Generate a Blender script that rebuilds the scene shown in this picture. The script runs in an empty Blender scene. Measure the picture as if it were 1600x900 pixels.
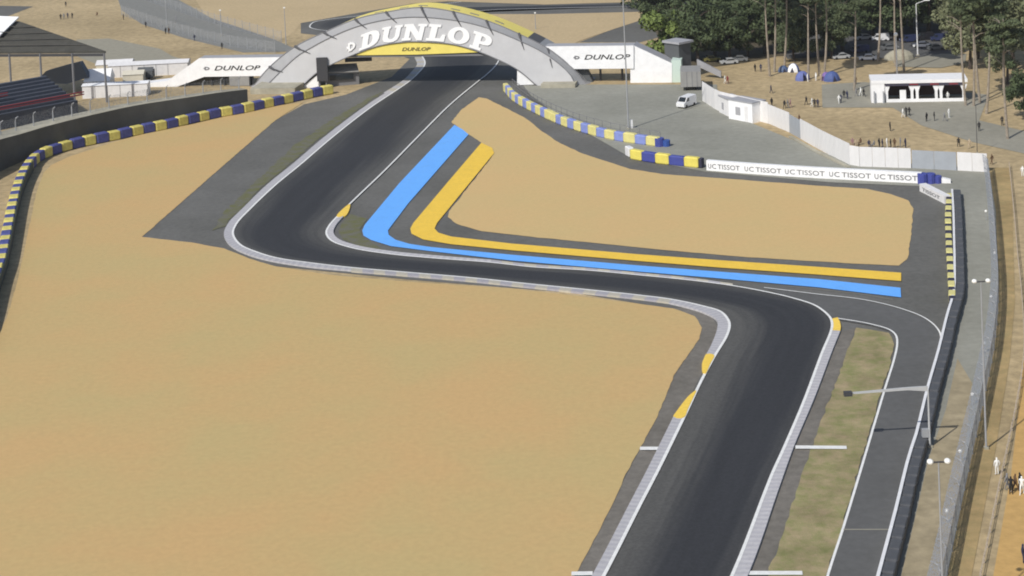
import bpy, bmesh, math, random
from mathutils import Vector, Matrix
from mathutils.geometry import tessellate_polygon
R = math.radians
random.seed(7)
SC = bpy.context.scene
COL = SC.collection
# ---------------------------------------------------------------- camera, sky, sun, exposure
F, H = 2800.0, 80.0                       # focal length in photo pixels, camera height in metres
PITCH, ROLL = R(3.0), 0.045
CX, CY = 800.0, -400.0 + F*math.tan(PITCH)  # optical axis (the photo is the lower part of a larger frame)
_U0 = Vector((0, math.sin(PITCH), math.cos(PITCH))); _R0 = Vector((1, 0, 0))
FW = Vector((0, math.cos(PITCH), -math.sin(PITCH)))
RT = _R0*math.cos(ROLL) - _U0*math.sin(ROLL)
UP = _U0*math.cos(ROLL) + _R0*math.sin(ROLL)
CAM = Vector((0, 0, H))
cd = bpy.data.cameras.new('camera'); cam = bpy.data.objects.new('camera', cd); COL.objects.link(cam)
cd.sensor_width = 36; cd.lens = 36*F/1600
cd.shift_x = 0; cd.shift_y = (CY-450)/1600
cd.clip_start = 1; cd.clip_end = 20000
m = Matrix.Identity(4)
for i in range(3):
    m[i][0], m[i][1], m[i][2], m[i][3] = RT[i], UP[i], -FW[i], CAM[i]
cam.matrix_world = m
SC.camera = cam
SUN_DIR = Vector((-0.63*math.cos(R(43)), -0.77*math.cos(R(43)), math.sin(R(43))))
w = bpy.data.worlds.new('World'); SC.world = w; w.use_nodes = True
nt = w.node_tree; bg = nt.nodes['Background']
sky = nt.nodes.new('ShaderNodeTexSky'); sky.sky_type = 'NISHITA'; sky.sun_disc = False
sky.sun_elevation = R(43); sky.sun_rotation = math.atan2(SUN_DIR.x, SUN_DIR.y) % (2*math.pi)
sky.air_density = 1.0; sky.dust_density = 1.5
nt.links.new(sky.outputs[0], bg.inputs[0]); bg.inputs[1].default_value = 0.10
sl = bpy.data.lights.new('sun', 'SUN'); sl.energy = 3.65; sl.angle = R(0.5); sl.color = (1, .965, .895)
so = bpy.data.objects.new('sun', sl); COL.objects.link(so); so.rotation_euler = SUN_DIR.to_track_quat('Z', 'Y').to_euler()
so.location = (-100, -100, 200)
SC.cycles.filter_width = 1.9
SC.view_settings.view_transform = 'Standard'; SC.view_settings.look = 'None'
SC.view_settings.exposure = 0.0; SC.view_settings.gamma = 1

# ---------------------------------------------------------------- survey helpers (photo pixel -> place on the ground)
def ray(px, py): return (FW + RT*((px-CX)/F) - UP*((py-CY)/F))
def G(px, py, z=0.0):
    d = ray(px, py); return CAM + d*((z-H)/d.z)
def PR(p):
    d = p-CAM; k = d.dot(FW); return (CX+F*d.dot(RT)/k, CY-F*d.dot(UP)/k)
def rise(px, py, pytop, z=0.0):
    """height of an upright that stands at pixel (px,py) and reaches up to row pytop"""
    b = G(px, py, z); lo, hi = 0.0, 78.0
    for _ in range(40):
        mid = (lo+hi)/2
        if PR(b+Vector((0, 0, mid)))[1] > pytop: lo = mid
        else: hi = mid
    return lo
def cr(pts, n=6, closed=False):
    """centripetal Catmull-Rom through 2D points"""
    pts = [Vector(p) for p in pts]; out = []; N = len(pts)
    for i in range(N if closed else N-1):
        if closed: p0, p1, p2, p3 = pts[i-1], pts[i], pts[(i+1) % N], pts[(i+2) % N]
        else:
            p1, p2 = pts[i], pts[i+1]
            p0 = pts[i-1] if i else p1*2-p2
            p3 = pts[i+2] if i+2 < N else p2*2-p1
        t0 = 0.0; t1 = t0+max((p1-p0).length, 1e-6)**.5; t2 = t1+max((p2-p1).length, 1e-6)**.5; t3 = t2+max((p3-p2).length, 1e-6)**.5
        for k in range(n):
            t = t1+(t2-t1)*k/n
            a1 = p0*((t1-t)/(t1-t0))+p1*((t-t0)/(t1-t0)); a2 = p1*((t2-t)/(t2-t1))+p2*((t-t1)/(t2-t1)); a3 = p2*((t3-t)/(t3-t2))+p3*((t-t2)/(t3-t2))
            b1 = a1*((t2-t)/(t2-t0))+a2*((t-t0)/(t2-t0)); b2 = a2*((t3-t)/(t3-t1))+a3*((t-t1)/(t3-t1))
            out.append(b1*((t2-t)/(t2-t1))+b2*((t-t1)/(t2-t1)))
    if not closed: out.append(pts[-1].copy())
    return out
def GP(pts, z=0.0, n=6): return [G(p[0], p[1], z) for p in (cr(pts, n) if n else pts)]
def resample(pts, n):
    d = [0.0]
    for a, b in zip(pts, pts[1:]): d.append(d[-1]+(b-a).length)
    out = []; j = 0
    for i in range(n):
        s = d[-1]*i/(n-1)
        while j < len(pts)-2 and d[j+1] < s: j += 1
        t = (s-d[j])/max(d[j+1]-d[j], 1e-9); out.append(pts[j].lerp(pts[j+1], min(max(t, 0), 1)))
    return out
def length(pts): return sum((b-a).length for a, b in zip(pts, pts[1:]))

# ---------------------------------------------------------------- materials
MATS = {}
def mat(name, col, rough=0.8, var=0.0, scale=1.0, col2=None, bump=0.0, bscale=8.0, metal=0.0, spec=0.3, var2=0.0, scale2=0.05):
    if name in MATS: return MATS[name]
    mt = bpy.data.materials.new(name); mt.use_nodes = True; MATS[name] = mt
    n = mt.node_tree; b = n.nodes['Principled BSDF']
    b.inputs['Base Color'].default_value = (*col, 1); b.inputs['Roughness'].default_value = rough
    b.inputs['Metallic'].default_value = metal; b.inputs['Specular IOR Level'].default_value = spec
    if var or col2 or bump or var2:
        tc = n.nodes.new('ShaderNodeTexCoord'); cur = None
        def noise(s, det=5):
            t = n.nodes.new('ShaderNodeTexNoise'); t.inputs['Scale'].default_value = s; t.inputs['Detail'].default_value = det
            t.inputs['Roughness'].default_value = .65
            n.links.new(tc.outputs['Object'], t.inputs['Vector']); return t
        def mixer(fac, a, bb):
            x = n.nodes.new('ShaderNodeMix'); x.data_type = 'RGBA'; n.links.new(fac, x.inputs[0])
            for s, v in ((6, a), (7, bb)):
                if isinstance(v, tuple): x.inputs[s].default_value = (*v, 1)
                else: n.links.new(v, x.inputs[s])
            return x.outputs[2]
        def ramp(o, a, c):
            r = n.nodes.new('ShaderNodeMapRange'); r.inputs[1].default_value = a; r.inputs[2].default_value = c
            n.links.new(o, r.inputs[0]); return r.outputs[0]
        c2 = col2 if col2 else tuple(max(0, c*(1-var)) for c in col)
        c1 = col if col2 else tuple(c*(1+var*.5) for c in col)
        cur = mixer(ramp(noise(scale).outputs[0], .35, .65), c1, c2)
        if var2:
            x = n.nodes.new('ShaderNodeMix'); x.data_type = 'RGBA'; x.blend_type = 'MULTIPLY'; x.inputs[0].default_value = 1
            n.links.new(cur, x.inputs[6])
            g = mixer(ramp(noise(scale2, 4).outputs[0], .3, .7), (1-var2, 1-var2, 1-var2*1.1), (1+var2*.4, 1+var2*.4, 1+var2*.4))
            n.links.new(g, x.inputs[7]); cur = x.outputs[2]
        n.links.new(cur, b.inputs['Base Color'])
        if bump:
            bp = n.nodes.new('ShaderNodeBump'); bp.inputs['Strength'].default_value = bump; bp.inputs['Distance'].default_value = .1
            n.links.new(noise(bscale, 3).outputs[0], bp.inputs['Height']); n.links.new(bp.outputs[0], b.inputs['Normal'])
    return mt
M_dirt = mat('dry earth', (.46, .355, .205), .95, .25, .6, bump=.3, bscale=2, var2=.25, scale2=.03)
M_bank = mat('dry grass bank', (.45, .32, .155), .95, 0, .5, col2=(.33, .255, .12), bump=.5, bscale=3, var2=.3, scale2=.12)
M_path = mat('orange sand', (.54, .34, .125), .95, .12, .8, bump=.2, bscale=3, var2=.1, scale2=.05)
M_gravel = mat('ochre gravel', (.553, .368, .166), .95, 0, .04, col2=(.500, .380, .172), bump=.2, bscale=5, var2=.07, scale2=1.3)
M_gravel2 = mat('pale ochre gravel', (.59, .41, .190), .95, 0, .06, col2=(.56, .415, .192), bump=.2, bscale=5, var2=.06, scale2=1.4)
M_farsand = mat('far gravel', (.50, .385, .225), .95, .12, 1.0, var2=.12, scale2=.02)
M_asph = mat('old asphalt', (.140, .138, .130), .9, .15, 1.2, bump=.2, bscale=12, var2=.22, scale2=.06)
M_asph_dark = mat('verge asphalt', (.185, .170, .150), .9, .18, 1.0, bump=.2, bscale=12, var2=.25, scale2=.08)
M_yard = mat('paddock asphalt', (.29, .288, .25), .9, .10, .8, bump=.15, bscale=10, var2=.18, scale2=.045)
M_service = mat('service road asphalt', (.117, .117, .116), .9, .10, 1.0, bump=.2, bscale=12, var2=.15, scale2=.07)
M_plaza = mat('pale paving', (.30, .285, .235), .9, .1, .7, var2=.15, scale2=.07)
M_grass = mat('worn grass', (.235, .235, .095), .95, 0, .5, col2=(.36, .285, .17), bump=.6, bscale=5, var2=.28, scale2=.22)
M_moss = mat('green verge grass', (.125, .128, .048), .95, 0, .5, col2=(.14, .136, .115), bump=.4, bscale=6)
M_white = mat('white road paint', (.78, .78, .76), .6, .10, 2)
M_blue = mat('blue road paint', (.145, .43, .97), .6, .05, 1.5, var2=.06, scale2=.3)
M_yel = mat('yellow road paint', (.86, .565, .065), .6, .06, 1.5, var2=.06, scale2=.3)
for mm in (M_blue, M_yel):
    n = mm.node_tree; b = n.nodes['Principled BSDF']; src = b.inputs['Base Color'].links[0].from_socket
    tc = n.nodes.new('ShaderNodeTexCoord'); t = n.nodes.new('ShaderNodeTexNoise'); t.inputs['Scale'].default_value = .9; t.inputs['Detail'].default_value = 8; t.inputs['Roughness'].default_value = .75
    n.links.new(tc.outputs['Object'], t.inputs['Vector']); r = n.nodes.new('ShaderNodeMapRange'); r.inputs[1].default_value = .58; r.inputs[2].default_value = .74; r.inputs[4].default_value = .32
    n.links.new(t.outputs[0], r.inputs[0]); x = n.nodes.new('ShaderNodeMix'); x.data_type = 'RGBA'; n.links.new(r.outputs[0], x.inputs[0]); n.links.new(src, x.inputs[6]); x.inputs[7].default_value = (.30, .27, .21, 1)
    n.links.new(x.outputs[2], b.inputs['Base Color'])
M_kyel = mat('yellow kerb paint', (.86, .59, .09), .6, .08, 2)
M_k1 = mat('kerb pale grey', (.48, .468, .48), .7, .10, 2)
M_k2 = mat('kerb lilac grey', (.425, .415, .44), .7, .10, 2)
M_kc = mat('kerb cream', (.48, .445, .37), .7, .10, 2)
M_kb = mat('kerb slate', (.375, .36, .39), .7, .10, 2)
M_panel = mat('white cladding', (.86, .86, .87), .5, .06, .8)
M_panelg = mat('off white sheet', (.74, .73, .73), .55, .08, .9)
M_arch = mat('pale grey arch skin', (.56, .56, .575), .5, .05, .4)
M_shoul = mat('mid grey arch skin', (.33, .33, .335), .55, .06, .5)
M_rib = mat('dark groove', (.09, .09, .095), .7)
M_trim = mat('grey trim', (.19, .19, .20), .6)
M_archyel = mat('yellow sign', (.84, .70, .17), .5, .05, .5)
M_let = mat('white lettering', (.92, .92, .92), .5)
M_ink = mat('black lettering', (.03, .03, .03), .6)
M_inkg = mat('grey lettering', (.19, .19, .20), .6)
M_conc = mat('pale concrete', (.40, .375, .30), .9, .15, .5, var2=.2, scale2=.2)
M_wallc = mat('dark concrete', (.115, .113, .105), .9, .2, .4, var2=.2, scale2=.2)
M_rubber = mat('black rubber belt', (.085, .088, .095), .6, .2, 1.0)
M_tyb = mat('blue tyre cover', (.06, .075, .30), .55, .1, 2)
M_tyb2 = mat('pale blue tyre cover', (.22, .27, .58), .55, .1, 2)
M_tyy = mat('yellow tyre cover', (.72, .62, .13), .55, .1, 2)
M_tyy2 = mat('pale yellow tyre cover', (.66, .60, .24), .55, .1, 2)
M_tyb3 = mat('faded blue tyre cover', (.075, .085, .26), .6, .2, 2)
M_tyy3 = mat('faded yellow tyre cover', (.64, .56, .16), .6, .2, 2)
M_tyd = mat('dark tyre cover', (.035, .035, .06), .6, .1, 2)
M_steel = mat('galvanised steel', (.33, .34, .355), .6, .1, 1)
M_pole = mat('grey painted steel', (.46, .47, .48), .5, .05, 1)
M_steelw = mat('white painted steel', (.74, .74, .75), .45, .05, 1)
M_dk = mat('dark steel', (.055, .055, .06), .6)
M_dkroof = mat('dark roof sheet', (.06, .058, .05), .7, .2, .5)
M_seat = mat('navy seat', (.07, .08, .105), .6, .2, 2)
M_red = mat('dark red rail', (.22, .035, .045), .6)
M_glass = mat('dark glass', (.02, .025, .03), .1, spec=.5)
M_tyre = mat('tyre rubber', (.02, .02, .02), .8)
M_tower = mat('charcoal cladding', (.10, .105, .11), .7, .05, .5)
M_greyroof = mat('grey roof sheet', (.36, .36, .38), .6, .08, .5)
M_mint = mat('pale green panel', (.55, .66, .60), .5)
M_truck = mat('grey tarpaulin', (.29, .285, .275), .7, .1, .5)
M_cream = mat('cream canvas', (.62, .58, .48), .8, .08, 1)
M_bark = mat('pine bark', (.30, .255, .205), .9, .3, 1.5)
M_barkd = mat('dark bark', (.07, .055, .045), .9, .3, 1.5)
def leafmat(nm, a, b):
    return mat(nm, a, .7, 0, .45, col2=b, spec=.2)
M_pine = leafmat('pine needles', (.10, .122, .06), (.062, .08, .042))
M_dark = leafmat('dark evergreen leaves', (.052, .072, .036), (.095, .122, .056))
M_olive = leafmat('olive leaves', (.19, .20, .11), (.13, .145, .08))
M_lime = leafmat('bright green leaves', (.16, .205, .055), (.11, .15, .045))
M_globe = mat('white globe', (.85, .85, .82), .4)
def meshmat(name, col, scale, dens):
    """woven wire: real holes, cut by a wave pattern in object space"""
    mt = bpy.data.materials.new(name); mt.use_nodes = True; n = mt.node_tree; b = n.nodes['Principled BSDF']
    b.inputs['Base Color'].default_value = (*col, 1); b.inputs['Roughness'].default_value = .6
    tc = n.nodes.new('ShaderNodeTexCoord'); t = n.nodes.new('ShaderNodeTexWhiteNoise')
    mp = n.nodes.new('ShaderNodeVectorMath'); mp.operation = 'SCALE'; mp.inputs[3].default_value = scale
    fl = n.nodes.new('ShaderNodeVectorMath'); fl.operation = 'FLOOR'
    n.links.new(tc.outputs['Object'], mp.inputs[0]); n.links.new(mp.outputs[0], fl.inputs[0]); n.links.new(fl.outputs[0], t.inputs[0])
    c = n.nodes.new('ShaderNodeMath'); c.operation = 'LESS_THAN'; c.inputs[1].default_value = dens
    n.links.new(t.outputs['Value'], c.inputs[0]); n.links.new(c.outputs[0], b.inputs['Alpha'])
    return mt
M_mesh = meshmat('wire mesh', (.34, .35, .365), 18.0, .22)
M_meshd = meshmat('dense wire mesh', (.46, .48, .52), 18.0, .58)

def track_mat():
    mt = bpy.data.materials.new('race track asphalt'); mt.use_nodes = True; n = mt.node_tree; b = n.nodes['Principled BSDF']
    b.inputs['Roughness'].default_value = .8; b.inputs['Specular IOR Level'].default_value = .3
    uv = n.nodes.new('ShaderNodeUVMap'); uv.uv_map = 'road'
    sep = n.nodes.new('ShaderNodeSeparateXYZ'); n.links.new(uv.outputs[0], sep.inputs[0])
    mp = n.nodes.new('ShaderNodeMapping'); mp.inputs['Scale'].default_value = (14, .03, 1); n.links.new(uv.outputs[0], mp.inputs[0])
    st = n.nodes.new('ShaderNodeTexNoise'); st.inputs['Scale'].default_value = 1; st.inputs['Detail'].default_value = 6; n.links.new(mp.outputs[0], st.inputs['Vector'])
    mp2 = n.nodes.new('ShaderNodeMapping'); mp2.inputs['Scale'].default_value = (.0, .018, 1); n.links.new(uv.outputs[0], mp2.inputs[0])
    wob = n.nodes.new('ShaderNodeTexNoise'); wob.inputs['Scale'].default_value = 1; n.links.new(mp2.outputs[0], wob.inputs['Vector'])
    def M(op, a, bb):
        x = n.nodes.new('ShaderNodeMath'); x.operation = op
        for i, v in enumerate((a, bb)):
            if v is None: continue
            if isinstance(v, (int, float)): x.inputs[i].default_value = v
            else: n.links.new(v, x.inputs[i])
        return x.outputs[0]
    ramp = n.nodes.new('ShaderNodeMapRange'); ramp.interpolation_type = 'SMOOTHSTEP'; n.links.new(sep.outputs[1], ramp.inputs[0])
    for k_, v_ in ((1, 70), (2, 170), (3, .66), (4, .45)): ramp.inputs[k_].default_value = v_
    cen = M('ADD', M('MULTIPLY', M('SUBTRACT', wob.outputs[0], .5), .35), ramp.outputs[0])
    d = M('ABSOLUTE', M('SUBTRACT', sep.outputs[0], cen), None)
    d = M('ADD', d, M('MULTIPLY', M('SUBTRACT', st.outputs[0], .5), .24))
    r = n.nodes.new('ShaderNodeMapRange'); r.interpolation_type = 'SMOOTHSTEP'; n.links.new(d, r.inputs[0])
    r.inputs[1].default_value = .16; r.inputs[2].default_value = .56
    mx = n.nodes.new('ShaderNodeMix'); mx.data_type = 'RGBA'; n.links.new(r.outputs[0], mx.inputs[0])
    mx.inputs[6].default_value = (.033, .034, .0378, 1); mx.inputs[7].default_value = (.090, .088, .083, 1)
    tc = n.nodes.new('ShaderNodeTexCoord'); fn = n.nodes.new('ShaderNodeTexNoise'); fn.inputs['Scale'].default_value = 3; fn.inputs['Detail'].default_value = 6
    n.links.new(tc.outputs['Object'], fn.inputs['Vector'])
    m2 = n.nodes.new('ShaderNodeMix'); m2.data_type = 'RGBA'; m2.blend_type = 'MULTIPLY'; m2.inputs[0].default_value = 1
    rr = n.nodes.new('ShaderNodeMapRange'); rr.inputs[1].default_value = .3; rr.inputs[2].default_value = .7; rr.inputs[3].default_value = .78; rr.inputs[4].default_value = 1.24; n.links.new(M('ADD', M('MULTIPLY', fn.outputs[0], .65), M('MULTIPLY', st.outputs[0], .35)), rr.inputs[0])
    n.links.new(mx.outputs[2], m2.inputs[6]); n.links.new(rr.outputs[0], m2.inputs[7]); n.links.new(m2.outputs[2], b.inputs['Base Color'])
    return mt
M_track = track_mat()

# ---------------------------------------------------------------- object helpers
def link(o, parent=None):
    COL.objects.link(o)
    if parent is not None: o.parent = parent
    return o
def obj(name, me, mats, parent=None, loc=None):
    o = bpy.data.objects.new(name, me)
    if mats is not None:
        for x in (mats if isinstance(mats, (list, tuple)) else [mats]): me.materials.append(x)
    link(o, parent)
    if loc is not None: o.location = loc
    return o
def thing(name, label, cat, loc=(0, 0, 0), rz=0.0, group=None):
    o = bpy.data.objects.new(name, None); COL.objects.link(o); o.empty_display_size = .5
    o.location = loc; o.rotation_euler = (0, 0, rz); o['label'] = label; o['category'] = cat
    if group: o['group'] = group
    return o
def tag(o, label, cat, group=None):
    o['label'] = label; o['category'] = cat
    if group: o['group'] = group
    return o
def struct(o, label=None):
    o['kind'] = 'structure'
    if label: o['label'] = label
    return o
def pymesh(name, v, f):
    me = bpy.data.meshes.new(name); me.from_pydata([tuple(x) for x in v], [], f); me.update(); return me
class B:
    """collects simple solids into one mesh; mi = material slot"""
    def __init__(s): s.v = []; s.f = []; s.m = []; s.sm = []
    def quad(s, a, b, c, d, mi=0):
        i = len(s.v); s.v += [Vector(a), Vector(b), Vector(c), Vector(d)]; s.f.append((i, i+1, i+2, i+3)); s.m.append(mi)
    def poly(s, pts, mi=0):
        i = len(s.v); s.v += [Vector(p) for p in pts]; s.f.append(tuple(range(i, i+len(pts)))); s.m.append(mi)
    def box(s, c, d, mi=0, rz=0, top=None):
        c = Vector(c); hx, hy, hz = d[0]/2, d[1]/2, d[2]/2; rot = Matrix.Rotation(rz, 3, 'Z')
        P = [c+rot@Vector((x*hx, y*hy, z*hz)) for z in (-1, 1) for x, y in ((-1, -1), (1, -1), (1, 1), (-1, 1))]
        i = len(s.v); s.v += P
        for q in ((3, 2, 1, 0), (4, 5, 6, 7), (0, 1, 5, 4), (1, 2, 6, 5), (2, 3, 7, 6), (3, 0, 4, 7)):
            s.f.append(tuple(i+k for k in q)); s.m.append(top if (top is not None and q[0] == 4) else mi)
    def tube(s, pts, rad, n=8, mi=0, cap=True):
        pts = [Vector(p) for p in pts]; rs = rad if isinstance(rad, (list, tuple)) else [rad]*len(pts); i0 = len(s.v)
        for k, p in enumerate(pts):
            d = (pts[min(k+1, len(pts)-1)]-pts[max(k-1, 0)]).normalized()
            a = d.orthogonal().normalized() if abs(d.z) < .95 else Vector((1, 0, 0)).cross(d).normalized(); bb = d.cross(a)
            s.v += [p+(a*math.cos(2*math.pi*j/n)+bb*math.sin(2*math.pi*j/n))*rs[k] for j in range(n)]
        for k in range(len(pts)-1):
            for j in range(n):
                s.f.append((i0+k*n+j, i0+k*n+(j+1) % n, i0+(k+1)*n+(j+1) % n, i0+(k+1)*n+j)); s.m.append(mi)
        if cap:
            s.f.append(tuple(i0+j for j in reversed(range(n)))); s.m.append(mi)
            e = i0+(len(pts)-1)*n; s.f.append(tuple(e+j for j in range(n))); s.m.append(mi)
    def ball(s, c, r, mi=0, n=8, k=5):
        c = Vector(c); r = r if isinstance(r, tuple) else (r, r, r); i0 = len(s.v)
        for a in range(k+1):
            th = math.pi*a/k
            for j in range(n):
                ph = 2*math.pi*j/n; s.v.append(c+Vector((r[0]*math.sin(th)*math.cos(ph), r[1]*math.sin(th)*math.sin(ph), r[2]*math.cos(th))))
        for a in range(k):
            for j in range(n):
                s.f.append((i0+a*n+j, i0+(a+1)*n+j, i0+(a+1)*n+(j+1) % n, i0+a*n+(j+1) % n)); s.m.append(mi)
    def prism(s, pts, dvec, mi=0, mtop=None):
        """extrude a planar polygon (list of 3D points) along dvec; faces whose normal points up use mtop"""
        pts = [Vector(p) for p in pts]; n = len(pts); i = len(s.v); dv = Vector(dvec)
        s.v += pts+[p+dv for p in pts]
        tri = tessellate_polygon([pts])
        for t in tri:
            s.f.append(tuple(i+k for k in t)); s.m.append(mi); s.f.append(tuple(i+n+k for k in reversed(t))); s.m.append(mi)
        for k in range(n):
            q = (k, (k+1) % n); s.f.append((i+q[0], i+q[1], i+n+q[1], i+n+q[0]))
            nr = (pts[q[1]]-pts[q[0]]).cross(dv); up = abs(nr.normalized().z) > .6 if nr.length > 0 else False
            mz = (pts[q[0]].z+pts[q[1]].z)/2; top = up and mz > sum(p.z for p in pts)/n
            s.m.append(mtop if (mtop is not None and top) else mi)
    def build(s, name, mats, parent=None, loc=None, smooth=False, fix=True):
        me = pymesh(name, s.v, s.f)
        for p, k in zip(me.polygons, s.m): p.material_index = k; p.use_smooth = smooth
        if fix:
            bm = bmesh.new(); bm.from_mesh(me); bmesh.ops.recalc_face_normals(bm, faces=bm.faces); bm.to_mesh(me); bm.free()
        return obj(name, me, mats, parent, loc)
_lay = [0]
def sheet(name, px, z, m, n=0, world=None, rag=0.0):
    """flat ground sheet from a photo-traced outline; each lies a few mm above the one before"""
    _lay[0] += 1; z = z+_lay[0]*.0012
    pts = world if world else ([G(p[0], p[1], z) for p in (cr(px, n, True) if n else px)])
    if rag:
        rnd = random.Random(len(pts)); q = []
        for a, c in zip(pts, pts[1:]+pts[:1]):
            k = min(60, max(1, int((c-a).length/1.3)))
            for i in range(k): q.append(a.lerp(c, i/k)+Vector((rnd.uniform(-rag, rag), rnd.uniform(-rag, rag), 0)))
        pts = q
    tri = tessellate_polygon([[Vector((p.x, p.y, 0)) for p in pts]])
    me = pymesh(name, [(p.x, p.y, z) for p in pts], [tuple(t) for t in tri])
    bm = bmesh.new(); bm.from_mesh(me); bmesh.ops.recalc_face_normals(bm, faces=bm.faces)
    for f in bm.faces:
        if f.normal.z < 0: f.normal_flip()
    bm.to_mesh(me); bm.free()
    return struct(obj(name, me, m))
def normals2(pts):
    out = []
    for i in range(len(pts)):
        d = pts[min(i+1, len(pts)-1)]-pts[max(i-1, 0)]; d.z = 0; d.normalize(); out.append(Vector((d.y, -d.x, 0)))  # to the right of travel
    return out
def stripe(name, pts, wd, z, m, side=0.0):
    """painted line of constant width along world points; side shifts it to the right"""
    nn = normals2(pts); v = []; f = []
    for p, k in zip(pts, nn):
        a = p+k*(side-wd/2); b = p+k*(side+wd/2); v += [(a.x, a.y, z), (b.x, b.y, z)]
    for i in range(len(pts)-1): f.append((2*i, 2*i+1, 2*i+3, 2*i+2))
    return struct(obj(name, pymesh(name, v, f), m))

# ---------------------------------------------------------------- ground sheets
Z1, Z2, Z3, Z4 = .03, .08, .13, .18
o = obj('ground', pymesh('ground', [(-6000, -2000, 0), (6000, -2000, 0), (6000, 12000, 0), (-6000, 12000, 0)], [(0, 1, 2, 3)]), M_dirt); struct(o)
# traced edges of the circuit (photo pixels, from the near end to the far end)
L_line = [(830, 1110), (945, 900), (1001, 790), (1027, 740), (1071, 650), (1094, 601), (1117, 558), (1136, 526), (1140, 509), (1136, 499), (1126, 489), (1097, 480), (1050, 470),
          (1000, 463.5), (920, 455), (830, 446), (736, 436), (642, 428), (549, 420), (480, 412), (433, 405), (402, 396), (374, 383), (364, 367), (369, 352), (392, 327), (430, 291), (469, 259), (518, 217), (578, 170),
          (623, 140), (640, 128), (653, 116), (664, 101), (660, 90), (645, 80), (600, 68), (540, 52), (495, 47), (484, 43), (488, 37), (510, 32), (560, 26), (640, 14), (720, 4)]
L_outer = [(805, 1110), (927, 900), (984, 790), (1010, 740), (1029, 700), (1052, 655), (1065, 636), (1089, 595), (1104, 556), (1111, 543), (1121, 515), (1120, 503), (1100, 491), (1068, 481),
           (1000, 469.5), (920, 461), (830, 452), (736, 442), (642, 434), (549, 427), (480, 420), (417, 410), (383, 400), (357, 387), (347, 369), (353, 352), (377, 327), (433, 271), (486, 227), (551, 180),
           (568, 164), (601, 143), (620, 130), (646, 115), (652, 101), (648, 91)]
R_line = [(1040, 1110), (1145, 900), (1196, 770), (1208, 740), (1224, 705), (1256, 630), (1284, 555), (1300, 514), (1299, 502), (1294.5, 495), (1275, 480), (1236, 467), (1187, 456), (1145, 448.5), (1080, 440),
          (1000, 432), (920, 424.5), (830, 419), (767, 412), (674, 405), (611, 399), (549, 389), (517, 377), (510, 366), (514, 355), (534, 333), (553, 314), (600, 269), (657, 211), (702, 166), (743, 131.5), (760, 118), (775, 103),
          (780.5, 91), (778, 82), (765, 74), (720, 62), (650, 48), (600, 42), (585, 40), (600, 36), (640, 30), (700, 24), (760, 17), (850, 14), (1015, 10), (1100, 4)]
WL, WR = GP(L_line, 0), GP(R_line, 0)

# run-off asphalt that everything of the circuit lies on
sheet('runoff_asphalt', [(640, 1160), (930, 800), (1030, 640), (1085, 530), (1070, 486), (900, 458), (640, 437), (430, 416), (300, 382), (222, 370), (330, 275), (430, 188), (475, 163), (540, 148), (612, 120), (640, 92),
      (560, 62), (470, 52), (470, 36), (520, 26), (690, -2), (1120, -4), (1110, 20), (850, 22), (690, 36), (650, 44), (720, 56), (800, 78), (812, 128), (890, 185), (1000, 235), (1110, 262), (1300, 284), (1440, 290), (1490, 320), (1490, 460),
      (1470, 560), (1400, 840), (1340, 1160)], Z1, M_asph)
sheet('verge', [(640, 1160), (898, 900), (998, 705), (1053, 587), (1092, 530), (1097, 512), (1086, 494), (1053, 482), (1068, 480), (1110, 492), (1124, 515), (1108, 560), (1060, 655), (1000, 790), (935, 900), (805, 1140)], Z1+.01, M_asph_dark)
sheet('verge', [(1309, 520), (1336, 512), (1326, 545), (1286, 650), (1262, 718), (1226, 826), (1199, 898), (1140, 1110), (1060, 1110), (1165, 900), (1235, 700), (1295, 555)], Z1+.01, M_asph_dark)
# big ochre gravel trap on the left
sheet('gravel_trap', [(-420, 1160), (-420, 640), (-160, 560), (0, 520), (12, 492), (24, 450), (36, 400), (57, 300), (68, 270), (80, 258), (107, 245), (171, 224), (227, 208), (300, 194), (390, 173), (440, 164), (474, 160),
      (430, 188), (330, 275), (222, 370), (300, 379), (350, 388), (390, 404), (430, 416), (520, 430), (640, 440), (800, 451), (900, 462), (1000, 475), (1053, 482), (1086, 494), (1097, 512), (1092, 530), (1079, 549), (1053, 587),
      (1027, 650), (998, 705), (978, 740), (951, 800), (898, 900), (760, 1160)], Z2, M_gravel, rag=.07)
# infield gravel trap on the right
sheet('gravel_trap', [(748, 152), (760, 154), (785, 166), (822, 185), (847, 205), (872, 222), (910, 240), (947, 252), (985, 264), (1035, 272), (1160, 281), (1290, 291), (1355, 295), (1391, 303), (1419, 313), (1427, 326), (1423, 373), (1418, 405), (1405, 415),
      (1320, 411), (1157, 401), (995, 386.5), (936, 380), (830, 370), (752, 361), (714, 350), (700, 339), (702, 330), (768, 246), (771, 237), (752, 223), (730, 208), (705, 191), (720, 172)], Z2, M_gravel2, rag=.09)
# far gravel beyond the bridge
sheet('far_gravel', [(300, -10), (980, -30), (1000, -6), (860, 3), (690, -2), (560, 20), (470, 36), (458, 52), (430, 66), (400, 74), (330, 40)], Z1, M_farsand)
sheet('far_gravel', [(690, 40), (740, 22), (850, 22), (1015, 18), (1000, 32), (960, 45), (905, 64), (880, 80), (800, 76), (720, 56)], Z2, M_farsand)
sheet('far_gravel', [(640, 6), (700, 2), (850, 7), (1000, 3), (1010, -10), (640, -14)], Z2+.01, M_farsand)
sheet('slip_road', [(905, 66), (960, 45), (1000, 32), (1030, 20), (1100, 20), (1080, 45), (1000, 66)], Z1, M_asph)
sheet('access_road', [(-40, 8), (52, 10), (10, 26), (-60, 30)], Z1, M_asph)
sheet('access_road', [(180, -14), (262, -10), (330, 28), (430, 62), (470, 80), (380, 82), (290, 60), (222, 38), (190, 16)], Z1, mat('grey gravel road', (.21, .21, .195), .9, .12, .7))
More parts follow.
